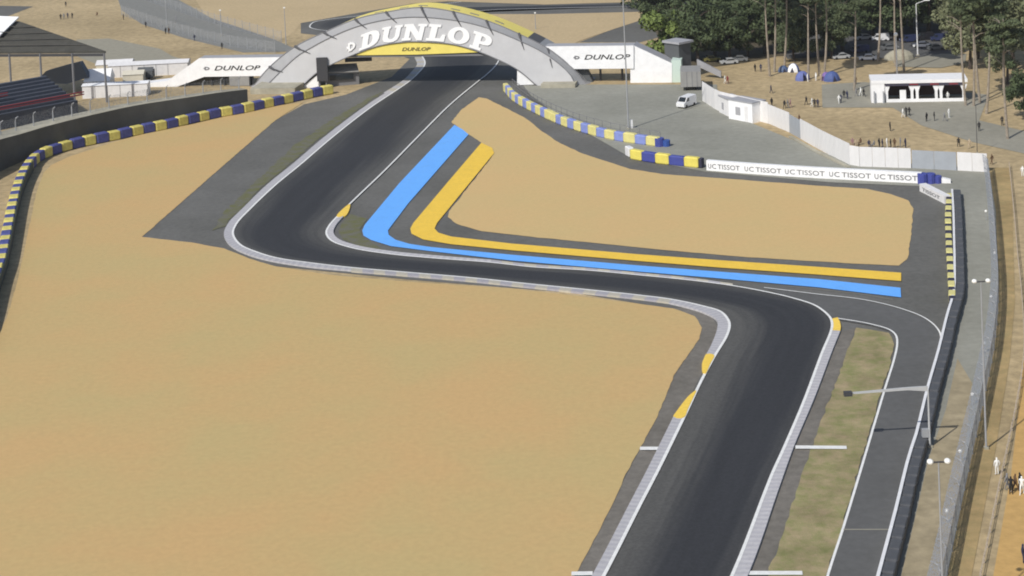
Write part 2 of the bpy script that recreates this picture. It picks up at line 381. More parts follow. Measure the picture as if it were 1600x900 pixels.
sheet('access_road', [(120, 62), (170, 60), (250, 76), (270, 88), (300, 96), (150, 100), (110, 84)], Z1, mat('pale gravel road', (.30, .28, .22), .9, .12, .7))
# paddock yard right
sheet('paddock_yard', [(812, 126), (900, 132), (1120, 132), (1125, 172), (1335, 258), (1545, 266), (1556, 330), (1560, 470), (1550, 560), (1520, 700), (1480, 900), (1430, 1160), (1330, 1160), (1400, 840), (1470, 560), (1492, 460), (1492, 320),
      (1440, 291), (1300, 285), (1100, 268), (985, 246), (880, 186), (830, 150)], Z2, M_yard)
sheet('dust_strip', [(1478, 640), (1496, 560), (1520, 600), (1508, 700), (1494, 800), (1470, 900), (1430, 1110), (1360, 1110), (1408, 900), (1432, 800), (1450, 720)], Z2, mat('dusty gravel', (.37, .31, .205), .95, .2, .5, var2=.25, scale2=.2))
# ground right of the catch fence
sheet('grass_bank', [(1545, 262), (1578, 262), (1582, 330), (1586, 470), (1578, 560), (1556, 700), (1518, 900), (1470, 1160), (1430, 1160), (1480, 900), (1520, 700), (1550, 560), (1560, 470), (1556, 330)], Z1, M_bank)
sheet('sand_path', [(1600, 560), (1660, 480), (2100, 480), (2100, 1160), (1500, 1160), (1552, 900), (1580, 740)], Z1, M_path)
sheet('footpath', [(1284, 132), (1350, 128), (1545, 148), (1530, 188), (1700, 228), (1700, 262), (1520, 222), (1440, 196), (1395, 168), (1285, 168)], Z1, M_plaza)
sheet('car_park', [(1230, 92), (1300, 88), (1395, 92), (1500, 84), (1560, 60), (1560, 40), (1300, 44), (1220, 70)], Z1, mat('dark car park', (.10, .10, .10), .9, .1, 1))
sheet('soil_painted_shade', [(1062, 104), (1120, 104), (1165, 98), (1215, 88), (1300, 84), (1310, 52), (1500, 50), (1545, 60), (1620, 50), (1700, -10), (1600, -30), (1010, -30), (1020, 40), (1040, 84)], Z1-.01, mat('dark soil with painted shade', (.115, .095, .062), .95, .3, .6, var2=.3, scale2=.15))  # dark soil under the trees, with the canopy's shade painted into its colour
sheet('footpath', [(1395, 96), (1470, 84), (1510, 84), (1508, 98), (1470, 106), (1400, 104)], Z2, M_plaza)

# ---------------------------------------------------------------- race track, lines, kerbs
def ribbon(name, A, Bp, z, m, n=420, k=8):
    A, Bp = resample(A, n), resample(Bp, n); v = []; f = []; uv = []; s = 0
    for i in range(n):
        if i: s += ((A[i]-A[i-1]).length+(Bp[i]-Bp[i-1]).length)/2
        for j in range(k+1):
            p = A[i].lerp(Bp[i], j/k); v.append((p.x, p.y, z)); uv.append((j/k, s))
    for i in range(n-1):
        for j in range(k):
            a = i*(k+1)+j; f.append((a, a+1, a+k+2, a+k+1))
    me = pymesh(name, v, f); ul = me.uv_layers.new(name='road')
    for lp in me.loops: ul.data[lp.index].uv = uv[lp.vertex_index]
    return struct(obj(name, me, m))
# pair the two edges piecewise so that cross lines stay square to the road
def pieces(W, px_line, brk):
    out = []; per = 6
    for a, b in zip(brk, brk[1:]): out.append(W[a*per:b*per+1])
    return out
LB = [0, 8, 13, 19, 24, 28, 34, 43]; RB = [0, 8, 14, 20, 24, 28, 34, 46]
def joined(W, brk, ns):
    out = []
    for seg, n in zip(pieces(W, None, brk), ns):
        r = resample(seg, n); out += r if not out else r[1:]
    return out
ns = [70, 40, 60, 50, 50, 60, 60]
TL, TR = joined(WL, LB, ns), joined(WR, RB, ns)
def ribbon_pairs(name, A, Bp, z, m, k=8):
    v = []; f = []; uv = []; s = 0
    for i in range(len(A)):
        if i: s += ((A[i]-A[i-1]).length+(Bp[i]-Bp[i-1]).length)/2
        for j in range(k+1):
            p = A[i].lerp(Bp[i], j/k); v.append((p.x, p.y, z)); uv.append((j/k, s))
    for i in range(len(A)-1):
        for j in range(k):
            a = i*(k+1)+j; f.append((a, a+1, a+k+2, a+k+1))
    me = pymesh(name, v, f); ul = me.uv_layers.new(name='road')
    for lp in me.loops: ul.data[lp.index].uv = uv[lp.vertex_index]
    return struct(obj(name, me, m))
ribbon_pairs('race_track', TL, TR, Z3, M_track)
stripe('white_line', resample(WL, 900), .36, Z4+.045, M_white, .0)
stripe('white_line', resample(WR, 900), .34, Z4+.045, M_white, .0)
def kerb(name, inner, outer, mats, seg, zi=Z4+.01, ho=.10):
    """raised kerb: inner edge flush, outer edge higher, alternating painted blocks"""
    n = max(3, int(length(inner)/seg)); I, O = resample(inner, n+1), resample(outer, n+1); b = B()
    for i in range(n):
        k = i % len(mats)
        a0, a1, c0, c1 = I[i].copy(), I[i+1].copy(), O[i].copy(), O[i+1].copy()
        a0.z = a1.z = zi; c0.z = c1.z = zi+ho; d0, d1 = c0.copy(), c1.copy(); d0.z = d1.z = .0
        b.quad(a0, a1, c1, c0, k); b.quad(c0, c1, d1, d0, k)
    return struct(b.build(name, mats, fix=False))
def cut(W, a, b): return W[a*6:b*6+1]
WO = GP(L_outer, 0)
# left kerb: bottom straight up to the first yellow tip
kerb('kerb', GP([(830, 1110), (945, 900), (1001, 790), (1027, 740), (1069, 655)]), GP([(805, 1110), (927, 900), (984, 790), (1010, 740), (1052, 655)]), [M_k1, M_k2], .5)
b = B()
def tip(name, px, m, z=Z4+.03):
    pts = [G(p[0], p[1], 0) for p in cr(px, 4, True)]
    top = [Vector((p.x, p.y, z+.06)) for p in pts]; bb = B(); bb.prism(top, (0, 0, -(z+.06)), 0); return struct(bb.build(name, m))
tip('yellow_kerb_end', [(1069, 655), (1052, 655), (1058, 645), (1066, 634), (1077, 621), (1088, 613), (1082, 627), (1075, 642)], M_kyel)
tip('yellow_kerb_end', [(1104, 556), (1116, 558), (1110, 571), (1102, 587), (1098, 584), (1097, 572), (1100, 563)], M_kyel)
kerb('kerb', GP([(1116, 558), (1136, 526), (1140, 509), (1136, 499), (1126, 489), (1097, 480), (1050, 470)]), GP([(1104, 556), (1111, 543), (1121, 515), (1120, 503), (1100, 491), (1068, 481), (1045, 475.5)]), [M_k1, M_k2], .5)
kerb('kerb', GP([(1050, 470), (1000, 463.5), (920, 455), (830, 446), (736, 436), (642, 428), (549, 420)]), GP([(1045, 475.5), (1000, 469.5), (920, 461), (830, 451.5), (736, 441.5), (642, 433.5), (549, 426)]), [M_kc, M_kb], 1.9)
kerb('kerb', GP([(549, 420), (480, 412), (433, 405), (402, 396), (374, 383), (364, 367), (369, 352), (392, 327), (430, 291), (469, 259), (518, 217), (578, 170), (611, 148)]),
     GP([(549, 425), (480, 418.5), (419, 408.5), (386, 399), (360, 385.5), (350, 369), (356, 352), (380, 327), (418, 290), (457, 258.5), (506, 216.5), (568, 169.5), (602, 147)]), [M_k1, M_k2], .6)
kerb('kerb', GP([(611, 148), (623, 140), (640, 128), (653, 116), (664, 101), (660, 90)]), GP([(599, 147), (612, 139), (630, 127), (642, 115), (652, 101), (648, 91)]), [M_k1, M_kc], 3)
# right kerbs
kerb('kerb', GP([(1040, 1110), (1145, 900), (1196, 770), (1224, 705), (1256, 630), (1284, 555), (1300, 518)]), GP([(1068, 1110), (1170, 900), (1216, 770), (1241, 700), (1273, 624), (1299, 555), (1313, 520)]), [M_k1, M_k2], .5)
kerb('yellow_kerb_end', GP([(1300, 518), (1301, 510), (1299, 500)]), GP([(1313, 520), (1314, 510), (1309, 499)]), [M_kyel], 3)
kerb('kerb', GP([(1145, 448.5), (1080, 440), (1000, 432), (920, 424.5), (830, 419), (767, 412)]), GP([(1145, 446), (1080, 437), (1000, 429), (920, 421.5), (830, 415.5), (767, 408.5)]), [M_kc, M_kb], 1.9)
kerb('kerb', GP([(767, 412), (674, 405), (611, 399), (549, 389), (517, 377), (510, 366), (514, 355), (526, 340)]), GP([(767, 408.5), (674, 401), (613, 395), (557, 385.5), (528, 375), (521, 365), (525, 354), (537, 340)]), [M_k1, M_k2], .6)
tip('yellow_kerb_end', [(526, 340), (539, 340), (545, 332), (547, 321), (540, 325)], M_kyel)
# verge grass strips
sheet('verge_grass', [(560, 171), (497, 218), (449, 260), (411, 292), (375, 328), (351, 353), (332, 360), (352, 330), (401, 282), (461, 226), (522, 184), (577, 152), (600, 143)], Z2, M_moss, rag=.3)
sheet('verge_grass', [(547, 334), (533, 350), (529, 362), (536, 374), (560, 384), (600, 391), (585, 381), (566, 370), (562, 358), (574, 342)], Z2, M_moss)
sheet('grass_verge', [(1338, 512), (1360, 515), (1388, 520), (1397, 533), (1393, 560), (1377, 614), (1345, 722), (1314, 826), (1291, 896), (1233, 1110), (1140, 1110), (1199, 898), (1226, 826), (1247, 760), (1262, 718), (1286, 650), (1326, 545)], Z2, M_grass, rag=.14)
# service road inside the wall
SO = GP([(1194, 451), (1235, 456), (1275, 461), (1350, 470), (1405, 483), (1444, 498), (1463, 513), (1470, 526), (1469, 545)])
SI = GP([(1308, 499), (1340, 504), (1360, 508), (1390, 517), (1400, 526), (1402, 538), (1398, 560), (1382, 612), (1350, 720), (1318, 826), (1294, 900), (1235, 1110)])
sheet('service_road', [(1200, 452), (1275, 461), (1350, 470), (1405, 483), (1444, 498), (1463, 513), (1470, 526), (1450, 618), (1424, 724), (1400, 814), (1378, 898), (1320, 1110), (1235, 1110), (1294, 900), (1318, 826), (1350, 720), (1382, 612), (1398, 560),
      (1402, 538), (1400, 526), (1390, 517), (1360, 508), (1305, 499), (1270, 477), (1236, 466)], Z3-.008, M_service)
stripe('white_line', SO, .22, Z4+.004, M_white); stripe('white_line', SI, .26, Z4+.004, M_white)
stripe('white_line', GP([(1230, 449), (1290, 455), (1350, 462), (1395, 470)]), .10, Z4+.004, M_plaza)
def dash(a, b, wd, m=None): stripe('white_marking', [G(*a), G(*b)], wd, Z4+.008, m or M_white)
dash((1000, 703), (1029, 703), .9); dash((1243, 701), (1323, 701.5), .9); dash((893, 899), (926, 898.5), .8); dash((1166, 898), (1254, 898), .8); dash((1318, 830), (1392, 830), .22, M_plaza)
# painted run-off stripes
sheet('blue_stripe', [(710, 195), (624, 286), (570, 351), (566, 360), (568, 368), (580, 375), (611, 384.5), (674, 392.5), (800, 407), (995, 424), (1125, 435), (1280, 449), (1408, 464.5), (1407, 449.5), (1280, 436), (1125, 424.5), (995, 414.5), (800, 398), (674, 386), (640, 381),
      (618, 374.5), (607.5, 367), (606, 360), (638, 317.5), (732, 210), (724, 203)], Z3, M_blue)
sheet('yellow_stripe', [(752, 223), (700, 284), (646, 348), (641, 357), (643, 365), (661, 374), (705, 381.5), (800, 391), (995, 407.5), (1125, 418), (1280, 429), (1408, 439), (1408, 426), (1280, 417), (1125, 406.5), (995, 397), (800, 380.5), (705, 369.5), (685, 363.5), (679, 357),
      (683, 348), (772, 239), (769, 231)], Z3+.012, M_yel)

# ---------------------------------------------------------------- barriers of covered tyre bundles
def block_mesh(name, bev=.10):
    bm = bmesh.new(); bmesh.ops.create_cube(bm, size=1)
    bmesh.ops.bevel(bm, geom=list(bm.edges), offset=bev, segments=1, affect='EDGES')
    me = bpy.data.meshes.new(name); bm.to_mesh(me); bm.free(); return me
_bk = {}; _jr = random.Random(5)
def block(m):
    if m.name not in _bk: me = block_mesh('tyre_bundle'); me.materials.append(m); _bk[m.name] = me
    return _bk[m.name]
def put_block(name, a, b, z0, h, d, m, parent, side, gap=.06):
    """a bundle between two ground points, standing to the given side of the line"""
    t = b-a; t.z = 0; L = t.length; t.normalize(); n = Vector((t.y, -t.x, 0))*side
    c = (a+b)/2+n*d/2; o = bpy.data.objects.new(name, block(m)); link(o, parent)
    h *= _jr.uniform(.95, 1.04)
    o.location = (c.x, c.y, z0+h/2); o.scale = (L-gap, d*_jr.uniform(.96, 1.03), h); o.rotation_euler = (R(_jr.uniform(-1, 1)), R(_jr.uniform(-.5, .5)), math.atan2(t.y, t.x)+R(_jr.uniform(-1.5, 1.5))); return o
def barrier(label, px, h, d, cols, wid, side, group='tyre barriers round the chicane', n=6, name='tyre_barrier'):
    root = thing(name, label, 'tyre barrier', group=group); W = GP(px, 0, n)
    # alternate the given (colour, length) pairs
    tot = length(W); N = max(1, round(tot/sum(wid)))*len(wid); sc = tot/(N/len(wid)*sum(wid)); D = resample(W, 1200); s = 0; cum = [0]
    for i in range(N): s += wid[i % len(wid)]*sc; cum.append(s)
    def at(x): return D[min(1199, int(round(x/tot*1199)))]
    for i in range(N): put_block('tyre_bundle', at(cum[i]), at(cum[i+1]), Z2, h, d, cols[i % len(cols)], root, side)
    return root
LBASE = [(-30, 560), (-12, 500), (2, 446), (11, 419), (19, 381), (26, 343), (33, 312), (40, 291), (52, 267)]
EZ = Vector((0, 0, 1))
lb_ = barrier('long blue and yellow tyre barrier along the outside of the left gravel trap', LBASE+[(66, 252), (100, 238), (150, 226), (185, 219), (225, 210), (260, 203), (300, 194), (345, 184), (380, 178), (420, 169), (460, 160), (500, 151), (522, 147)],
        2.0, 1.7, [M_tyb3, M_tyy3], [2.95, 2.75], -1)
b = B(); D = resample(GP(LBASE, 0, 6), 40); nn = normals2(D)
for a, c, n_, n2 in zip(D, D[1:], nn, nn[1:]):
    b.quad(a+n_*.12+EZ*.1, c+n2*.12+EZ*.1, c+n2*.12+EZ*1.95, a+n_*.12+EZ*1.95); b.quad(a+n_*.12+EZ*1.95, c+n2*.12+EZ*1.95, c+n2*.02+EZ*1.95, a+n_*.02+EZ*1.95)
b.build('rubber_belt', [mat('dark green belt', (.045, .065, .062), .7, .2, 1)], lb_, fix=False)
barrier('pale blue and yellow tyre barrier between infield gravel and paddock, running down from the arch', [(786, 143), (800, 158), (822, 171), (850, 185), (880, 198), (910, 208), (940, 216), (975, 223), (1028, 230)], 1.9, 1.1, [M_tyy2, M_tyb2]*6+[M_tyy2], [2.75, 2.35]*6+[2.75], -1)
r = barrier('short blue and yellow tyre barrier overlapping the left end of the sponsor wall', [(984, 249), (1005, 253), (1040, 258), (1097, 264)], 1.9, 1.1, [M_tyy, M_tyb, M_tyy, M_tyb, M_tyy, M_tyd], [2.7, 2.9, 2.7, 2.9, 2.7, .7], -1)
put_block('end_cover', G(976, 243), G(983, 247), Z2, 1.9, 1.1, M_steelw, r, -1)
barrier('narrow yellow and dark tyre barrier in front of the right hand wall', [(1479, 312), (1477, 350), (1478, 390), (1480, 430), (1483, 480)][::-1], 1.2, 1.0, [M_tyd, M_tyy2], [1.4, 2.8], 1)
t = thing('tyre_stack', 'small blue tyre bundle at the lower end of the pale paddock barrier', 'tyre stack', G(1031, 230))
bb = B(); bb.tube([(0, 0, 0), (0, 0, 1.7)], .95, 10); bb.build('tyre_bundle', [M_tyb], t, (0, .6, 0), smooth=False)
bb = B(); bb.tube([(0, 0, 0), (0, 0, 1.3)], .8, 10); bb.build('tyre_bundle', [mat('deep blue cover', (.04, .09, .32), .5)], t, (1.3, .3, 0))

# ---------------------------------------------------------------- text
def text_mesh(s, size, m, parent, origin, ex, ez, name='lettering', extrude=.02, shear=0.0, stretch=1.0, width=None, bold=0.0):
    cu = bpy.data.curves.new(name, 'FONT'); cu.body = s; cu.size = size; cu.shear = shear; cu.extrude = extrude; cu.align_x = 'LEFT'; cu.offset = bold; cu.resolution_u = 3
    tmp = bpy.data.objects.new('tmp', cu); COL.objects.link(tmp)
    dg = bpy.context.evaluated_depsgraph_get(); me = bpy.data.meshes.new_from_object(tmp.evaluated_get(dg)); bpy.data.objects.remove(tmp); bpy.data.curves.remove(cu)
    xs = [v.co.x for v in me.vertices]; x0, x1 = min(xs), max(xs); k = (width/(x1-x0)) if width else stretch
    ex = Vector(ex).normalized(); ez = Vector(ez).normalized(); ey = ez.cross(ex)
    for v in me.vertices:
        x, y, z = v.co; v.co = Vector(origin)+ex*((x-x0)*k)+ez*y-ey*z
    me.name = name; me.materials.clear(); me.update()
    return obj(name, me, m, parent)
# slab serif italic capitals on a 0..1 high grid: list of loops (outer, holes)
def glyph(ch):
    if ch == 'D': return .98, [[(0, 0), (0, .16), (.12, .16), (.12, .84), (0, .84), (0, 1), (.55, 1), (.75, .95), (.9, .82), (.97, .62), (.97, .38), (.9, .18), (.75, .05), (.55, 0)], [(.42, .18), (.52, .2), (.6, .3), (.63, .5), (.6, .7), (.52, .8), (.42, .82)]]
    if ch == 'U': return .98, [[(0, 1), (.42, 1), (.42, .86), (.36, .86), (.36, .34), (.42, .22), (.52, .18), (.62, .22), (.68, .34), (.68, .86), (.6, .86), (.6, 1), (.98, 1), (.98, .86), (.9, .86), (.9, .3), (.82, .1), (.66, 0), (.4, 0), (.2, .08), (.1, .26), (.1, .86), (0, .86)]]
    if ch == 'N': return 1.08, [[(0, 0), (0, .15), (.1, .15), (.1, .85), (0, .85), (0, 1), (.4, 1), (.74, .48), (.74, .85), (.64, .85), (.64, 1), (1.06, 1), (1.06, .85), (.96, .85), (.96, 0), (.72, 0), (.34, .58), (.34, .15), (.44, .15), (.44, 0)]]
    if ch == 'L': return .88, [[(0, 0), (0, .16), (.12, .16), (.12, .84), (0, .84), (0, 1), (.56, 1), (.56, .84), (.42, .84), (.42, .18), (.64, .18), (.7, .42), (.86, .42), (.86, 0)]]
    if ch == 'O': return 1.04, [[(.5+.5*math.cos(a), .5+.5*math.sin(a)) for a in [2*math.pi*i/24 for i in range(24)]], [(.5+.2*math.cos(-a), .5+.31*math.sin(-a)) for a in [2*math.pi*i/18 for i in range(18)]]]
    if ch == 'P': return .92, [[(0, 0), (0, .16), (.12, .16), (.12, .84), (0, .84), (0, 1), (.6, 1), (.8, .95), (.9, .84), (.92, .7), (.9, .56), (.8, .44), (.6, .38), (.42, .38), (.42, .16), (.54, .16), (.54, 0)], [(.42, .54), (.54, .56), (.62, .62), (.62, .76), (.54, .82), (.42, .84)]]
    if ch == '*':  # emblem: a D shaped arrow head in a ring
        return 1.0, [[(0, .62), (.2, .62), (.2, .9), (.55, .9), (.9, .72), (1, .5), (.9, .28), (.55, .1), (.2, .1), (.2, .36), (0, .36), (.1, .49)], [(.4, .3), (.6, .32), (.74, .42), (.76, .5), (.74, .58), (.6, .68), (.4, .7)]]
def glyph_obj(ch, mapf, m, parent, name, depth):
    wd, loops = glyph(ch); b = B(); fl = []
    def dens(lp):  # subdivide edges so letters can follow a curve
        out = []
        for i, p in enumerate(lp):
            q = lp[(i+1) % len(lp)]; k = 2 if (abs(p[0]-q[0])+abs(p[1]-q[1])) > .3 else 1
            out += [(p[0]+(q[0]-p[0])*j/k, p[1]+(q[1]-p[1])*j/k) for j in range(k)]
        return out
    loops = [dens(l) for l in loops]
    for l in loops: fl += l
    tri = tessellate_polygon([[Vector((x, y, 0)) for x, y in l] for l in loops])
    n = len(fl); v = [mapf(x, y, -depth) for x, y in fl]+[mapf(x, y, 0) for x, y in fl]; f = [tuple(t) for t in tri]; base = 0
    for l in loops:
        for i in range(len(l)): a, c = base+i, base+(i+1) % len(l); f.append((a, c, n+c, n+a))
        base += len(l)
    me = pymesh(name, v, f); bm = bmesh.new(); bm.from_mesh(me); bmesh.ops.recalc_face_normals(bm, faces=bm.faces); bm.to_mesh(me); bm.free()
    return obj(name, me, m, parent)

# ---------------------------------------------------------------- the arch bridge
A0, A1 = G(430, 138), G(880, 134)
EX = (A1-A0); EX.z = 0; EX.normalize(); EY = Vector((-EX.y, EX.x, 0)); EZ = Vector((0, 0, 1))
def onplane(px, py, d=0.0):
    """photo pixel -> point on the upright plane of the bridge front, set back by d"""
    r = ray(px, py); o = A0+EY*d; k = (o-CAM).dot(EY)/r.dot(EY); return CAM+r*k
def curve(px, d, n): return resample([onplane(p.x, p.y, d) for p in cr(px, 8)], n)
SKEW = EX*.3+EY*7.6                                   # the tyre-shaped tube runs back along this
rim_px = [(391, 140), (421, 105), (461, 73), (506, 51), (555.5, 30), (603, 19), (658, 11.5), (708, 18), (763, 33), (811, 53), (858, 77), (896, 108), (922, 137)]
mid_px = [(410, 140), (438, 112), (464, 88), (485, 75), (515, 59), (553, 43), (596, 32), (643, 26.5), (706, 31), (753, 41), (808, 62), (855, 86), (892, 118), (900, 136)]
inn_px = [(466, 140), (496, 113), (530, 95), (556, 84), (592, 71.5), (633, 65.5), (650, 65), (706, 69), (746, 80), (780, 94), (809, 109), (840, 135)]
NA = 61
rim, mid, inn = curve(rim_px, 2.2, NA), curve(mid_px, 0, NA), curve(inn_px, 0, NA)
for c in (rim, mid, inn):
    for p in (c[0], c[-1]): p.z = max(p.z, 0.0)
bridge = thing('arch_bridge', 'tyre-shaped pale grey footbridge arching over the track with big white lettering', 'footbridge')
def strip(name, A, Bq, m, parent=bridge, smooth=True):
    n = len(A); v = list(A)+list(Bq); f = [(i, i+1, n+i+1, n+i) for i in range(n-1)]
    me = pymesh(name, v, f)
    for p in me.polygons: p.use_smooth = smooth
    return obj(name, me, m, parent)
# front skin in panels between the tread grooves
GR = [((421, 105), (442, 113)), ((461, 73), (485, 84)), ((506, 51), (526, 61)), ((555, 30.5), (573, 45)), ((603, 19.5), (620, 36)), ((658, 12), (671, 36)), ((708, 19), (721, 42)), ((760, 33), (771, 55)), ((811, 53), (819, 78)), ((856, 77), (863, 106))]
groove_t = [min(range(NA), key=lambda i: abs(PR(rim[i])[0]-g[0][0]))/(NA-1)+1e-6 for g in GR]
cuts = [0]+[int(t*(NA-1)) for t in groove_t]+[NA-1]
strip('front_skin', mid, inn, M_arch)
for a, c in zip(cuts, cuts[1:]):
    if c > a: strip('shoulder_panel', rim[a:c+1], mid[a:c+1], M_shoul)
BK = [p+SKEW-EY*2.2*0 for p in rim]
ia, ic = int(.22*NA), int(.80*NA)
strip('tread_skin', rim[ia:ic+1], BK[ia:ic+1], M_archyel); strip('tread_end', rim[:ia+1], BK[:ia+1], M_shoul); strip('tread_cap', rim[ic:ic+3], BK[ic:ic+3], M_rib); strip('tread_end', rim[ic+2:], BK[ic+2:], M_shoul)
ib = [p+EX*.3+EY*9.8 for p in inn]
strip('back_skin', BK, ib, M_arch); strip('inner_skin', inn, ib, M_shoul)
b = B()
for k, wd in ((rim, .28), (mid, .20), (inn, .24)):
    b = B(); b.tube([p-EY*.05 for p in k], wd/2*1.1, 6); b.build('edge_trim', [M_trim], bridge)
for ga, gb in GR:
    b = B(); a_ = onplane(*ga, 2.1); e_ = onplane(*gb, -.08); md = onplane(ga[0]*.45+gb[0]*.55, ga[1]*.45+gb[1]*.55, .1)
    b.tube([a_+EZ*.1, a_.lerp(md, .5)-EY*.25, md-EY*.15, e_], [.34, .26, .20, .07], 6); b.build('tread_groove', [M_rib], bridge)
# dark tread blocks along the crown
for t in (.40, .47, .53, .60, .66, .72):
    i = int(t*(NA-1)); c0 = rim[i].lerp(BK[i], .30); tv = (rim[i+1]-rim[i]).normalized(); nv = Vector((-tv.z*EX.x, -tv.z*EX.y, abs(tv.dot(EX))))
    b = B(); dv = (BK[i]-rim[i]).normalized()
    b.quad(c0+nv*.06-tv*1.2, c0+nv*.06+tv*1.2, c0+nv*.06+tv*1.0+dv*.8, c0+nv*.06-tv*1.0+dv*.8); b.prism([c0+nv*.08-tv*1.1, c0+nv*.08+tv*1.1, c0+nv*.08+tv*1.0+dv*.7, c0+nv*.08-tv*1.0+dv*.7], -nv*.16)
    b.build('tread_mark', [M_trim], bridge)
# yellow sign that fills the crown of the opening, walkway deck below it
ch = [onplane(556, 86.5), onplane(650, 85.5), onplane(746, 82)]
seg = [p for p in inn if ch[0].dot(EX) <= p.dot(EX) <= ch[2].dot(EX)]
sg = [ch[0]]+seg+[ch[2], ch[1]]
b = B(); b.prism([p+EY*.15 for p in sg], EY*.25); b.build('crown_sign', [M_archyel], bridge)
d0, d1 = onplane(512, 95), onplane(842, 84)
zt = ch[1].z
b = B(); pA, pB = Vector((d0.x, d0.y, 0))+EY*.5, Vector((d1.x, d1.y, 0))+EY*.5
b.prism([pA+EZ*(zt-.55), pB+EZ*(zt-.55), pB+EZ*(zt-.05), pA+EZ*(zt-.05)], EY*8.5, 0); b.build('walkway_deck', [M_trim], bridge)
# white corner panels at the feet
b = B(); b.prism([onplane(467, 140, .3), onplane(498, 140, .3), onplane(497, 116, .3)], EY*.4); b.build('corner_panel', [M_panel], bridge)
b = B(); b.prism([onplane(808, 133, .3), onplane(839, 132, .3), onplane(808, 108, .3)], EY*.4); b.build('corner_panel', [M_panel], bridge)
# feet
b = B(); c = G(428, 146); b.box((c+EY*4)+EZ*.6, (11, 10, 1.6), 0, math.atan2(EX.y, EX.x)); b.build('foundation', [M_conc], bridge)
b = B(); c = G(872, 138); b.box((c+EY*4)+EZ*.4, (8, 8, 1.2), 0, math.atan2(EX.y, EX.x)); b.build('foundation', [M_conc], bridge)
# big lettering along the arch
base = [p-EY*.12 for p in inn]
dist = [0]
for a, c in zip(base, base[1:]): dist.append(dist[-1]+(c-a).length)
def along(s):
    s = min(max(s, 0), dist[-1]-1e-4); i = max(k for k in range(NA-1) if dist[k] <= s); t = (s-dist[i])/(dist[i+1]-dist[i])
    p = base[i].lerp(base[i+1], t); tv = (base[min(i+2, NA-1)]-base[max(i-1, 0)]).normalized(); return p, tv
def s_at(px):
    return min(range(NA), key=lambda i: abs(PR(base[i])[0]-px)) and dist[min(range(NA), key=lambda i: abs(PR(base[i])[0]-px))]
HL = 3.9
word = 'DUNLOP'; sA, sB = s_at(560), s_at(764); tot = sum(glyph(c)[0] for c in word)+.07*5; kx = (sB-sA)/tot/1.0; s = sA
def mapper(s0, kx, hl, lift, shear=.28):
    def f(x, y, dep):
        p, tv = along(s0+x*kx); nv = (EZ*.75+EZ.cross(EY).cross(Vector((0, 0, 0)))*0+Vector((-tv.z*EX.x, -tv.z*EX.y, tv.dot(EX)))*.25).normalized()
        return p+nv*(lift+y*hl)+EX*(y*hl*shear)+EY*dep
    return f
for chh in word:
    glyph_obj(chh, mapper(s, kx, HL, .35), M_let, bridge, 'letter', .08); s += (glyph(chh)[0]+.07)*kx
glyph_obj('*', mapper(s_at(541), 2.4, 2.5, .9, .1), M_let, bridge, 'emblem', .15)
text_mesh('DUNLOP', 1.15, mat('faded sign ink', (.16, .13, .05), .6), bridge, onplane(628, 79.5, .08), EX, EZ, 'sign_lettering', .03, .3, width=onplane(673, 79, .08).dot(EX)-onplane(628, 79.5, .08).dot(EX), bold=.02)

# covered side walkways
def side_walk(label, px, txt, t0, t1, d=3.0, depth=4.0):
    root = thing('covered_walkway', label, 'walkway', group='white walkways either side of the arch')
    pts = [onplane(p[0], p[1], d) for p in px]
    for p in pts: p.z = max(p.z, 0)
    b = B(); b.prism(pts, EY*depth, 0, 1); b.build('cladding', [M_panel, M_greyroof], root)
    e = text_mesh('DUNLOP', 1.6, M_ink, root, onplane(t0[0], t0[1], d-.05), EX, EZ, 'lettering', .04, .3, width=(onplane(*t1, d)-onplane(*t0, d)).dot(EX), bold=.01)
    wd = (onplane(*t1, d)-onplane(*t0, d)).dot(EX); o = onplane(t0[0], t0[1], d-.05)-EX*wd*.24
    glyph_obj('*', lambda x, y, dep: o+EX*(x*wd*.14)+EZ*(y*1.0)+EY*dep, M_inkg, root, 'emblem', .05)
    return root, pts
wl, wp = side_walk('white covered walkway with sloping stair on the left of the arch', [(311, 91), (455, 89), (452, 118), (319, 120), (277, 146), (232, 147), (224, 131), (262, 126)], 'DUNLOP', (335, 110), (407, 107))
for px in (330, 350, 372, 395):
    b = B(); p = onplane(px, 119, 4.2); p2 = p.copy(); p2.z = 0; b.tube([p2, p], .22, 6); b.build('pillar', [M_dk], wl)
b = B(); p = onplane(345, 119, 5.5); b.box((p.x, p.y, p.z/2), (16, 1.5, p.z), 0, math.atan2(EX.y, EX.x)); b.build('back_wall', [M_dkroof], wl)
b = B(); p = onplane(375, 130, 3.6); b.box((p.x, p.y, 2.2), (5.0, 1.0, 4.2), 0, math.atan2(EX.y, EX.x)); b.build('grey_door_panel', [M_truck], wl)
wr, wp = side_walk('white covered walkway on the right of the arch ending in a stair block', [(848, 72.5), (990, 71), (990, 107), (880, 108)], 'DUNLOP', (913, 93), (985, 91), 2.35)
b = B(); b.prism([onplane(990.3, 71, 2.7), onplane(1050, 99, 2.7), onplane(1050, 137, 2.7), onplane(985, 139, 2.7), onplane(985, 104, 2.7), onplane(990.3, 104, 2.7)], EY*5.5, 0, 1); b.build('stair_block', [M_panel, M_greyroof], wr)
b = B(); p, q = onplane(1050.5, 137, 2.8), onplane(1066, 141, 2.8); p.z = q.z = 0; b.prism([p, q, q+EZ*5.2, p+EZ*5.2], EY*4); b.build('pale_green_panel', [M_mint], wr)
for px in (905, 938, 972):
    b = B(); p = onplane(px, 107, 5.6); p2 = p.copy(); p2.z = 0; b.tube([p2, p], .3, 6); b.build('pillar', [M_dk], wr)
b = B(); p = onplane(862, 106, 4.0); p2 = onplane(905, 138, 4.0); b.prism([p, p+EX*8, p2+EX*4, p2-EX*2], EY*2.5); b.build('stair_flight', [M_tower], wr)

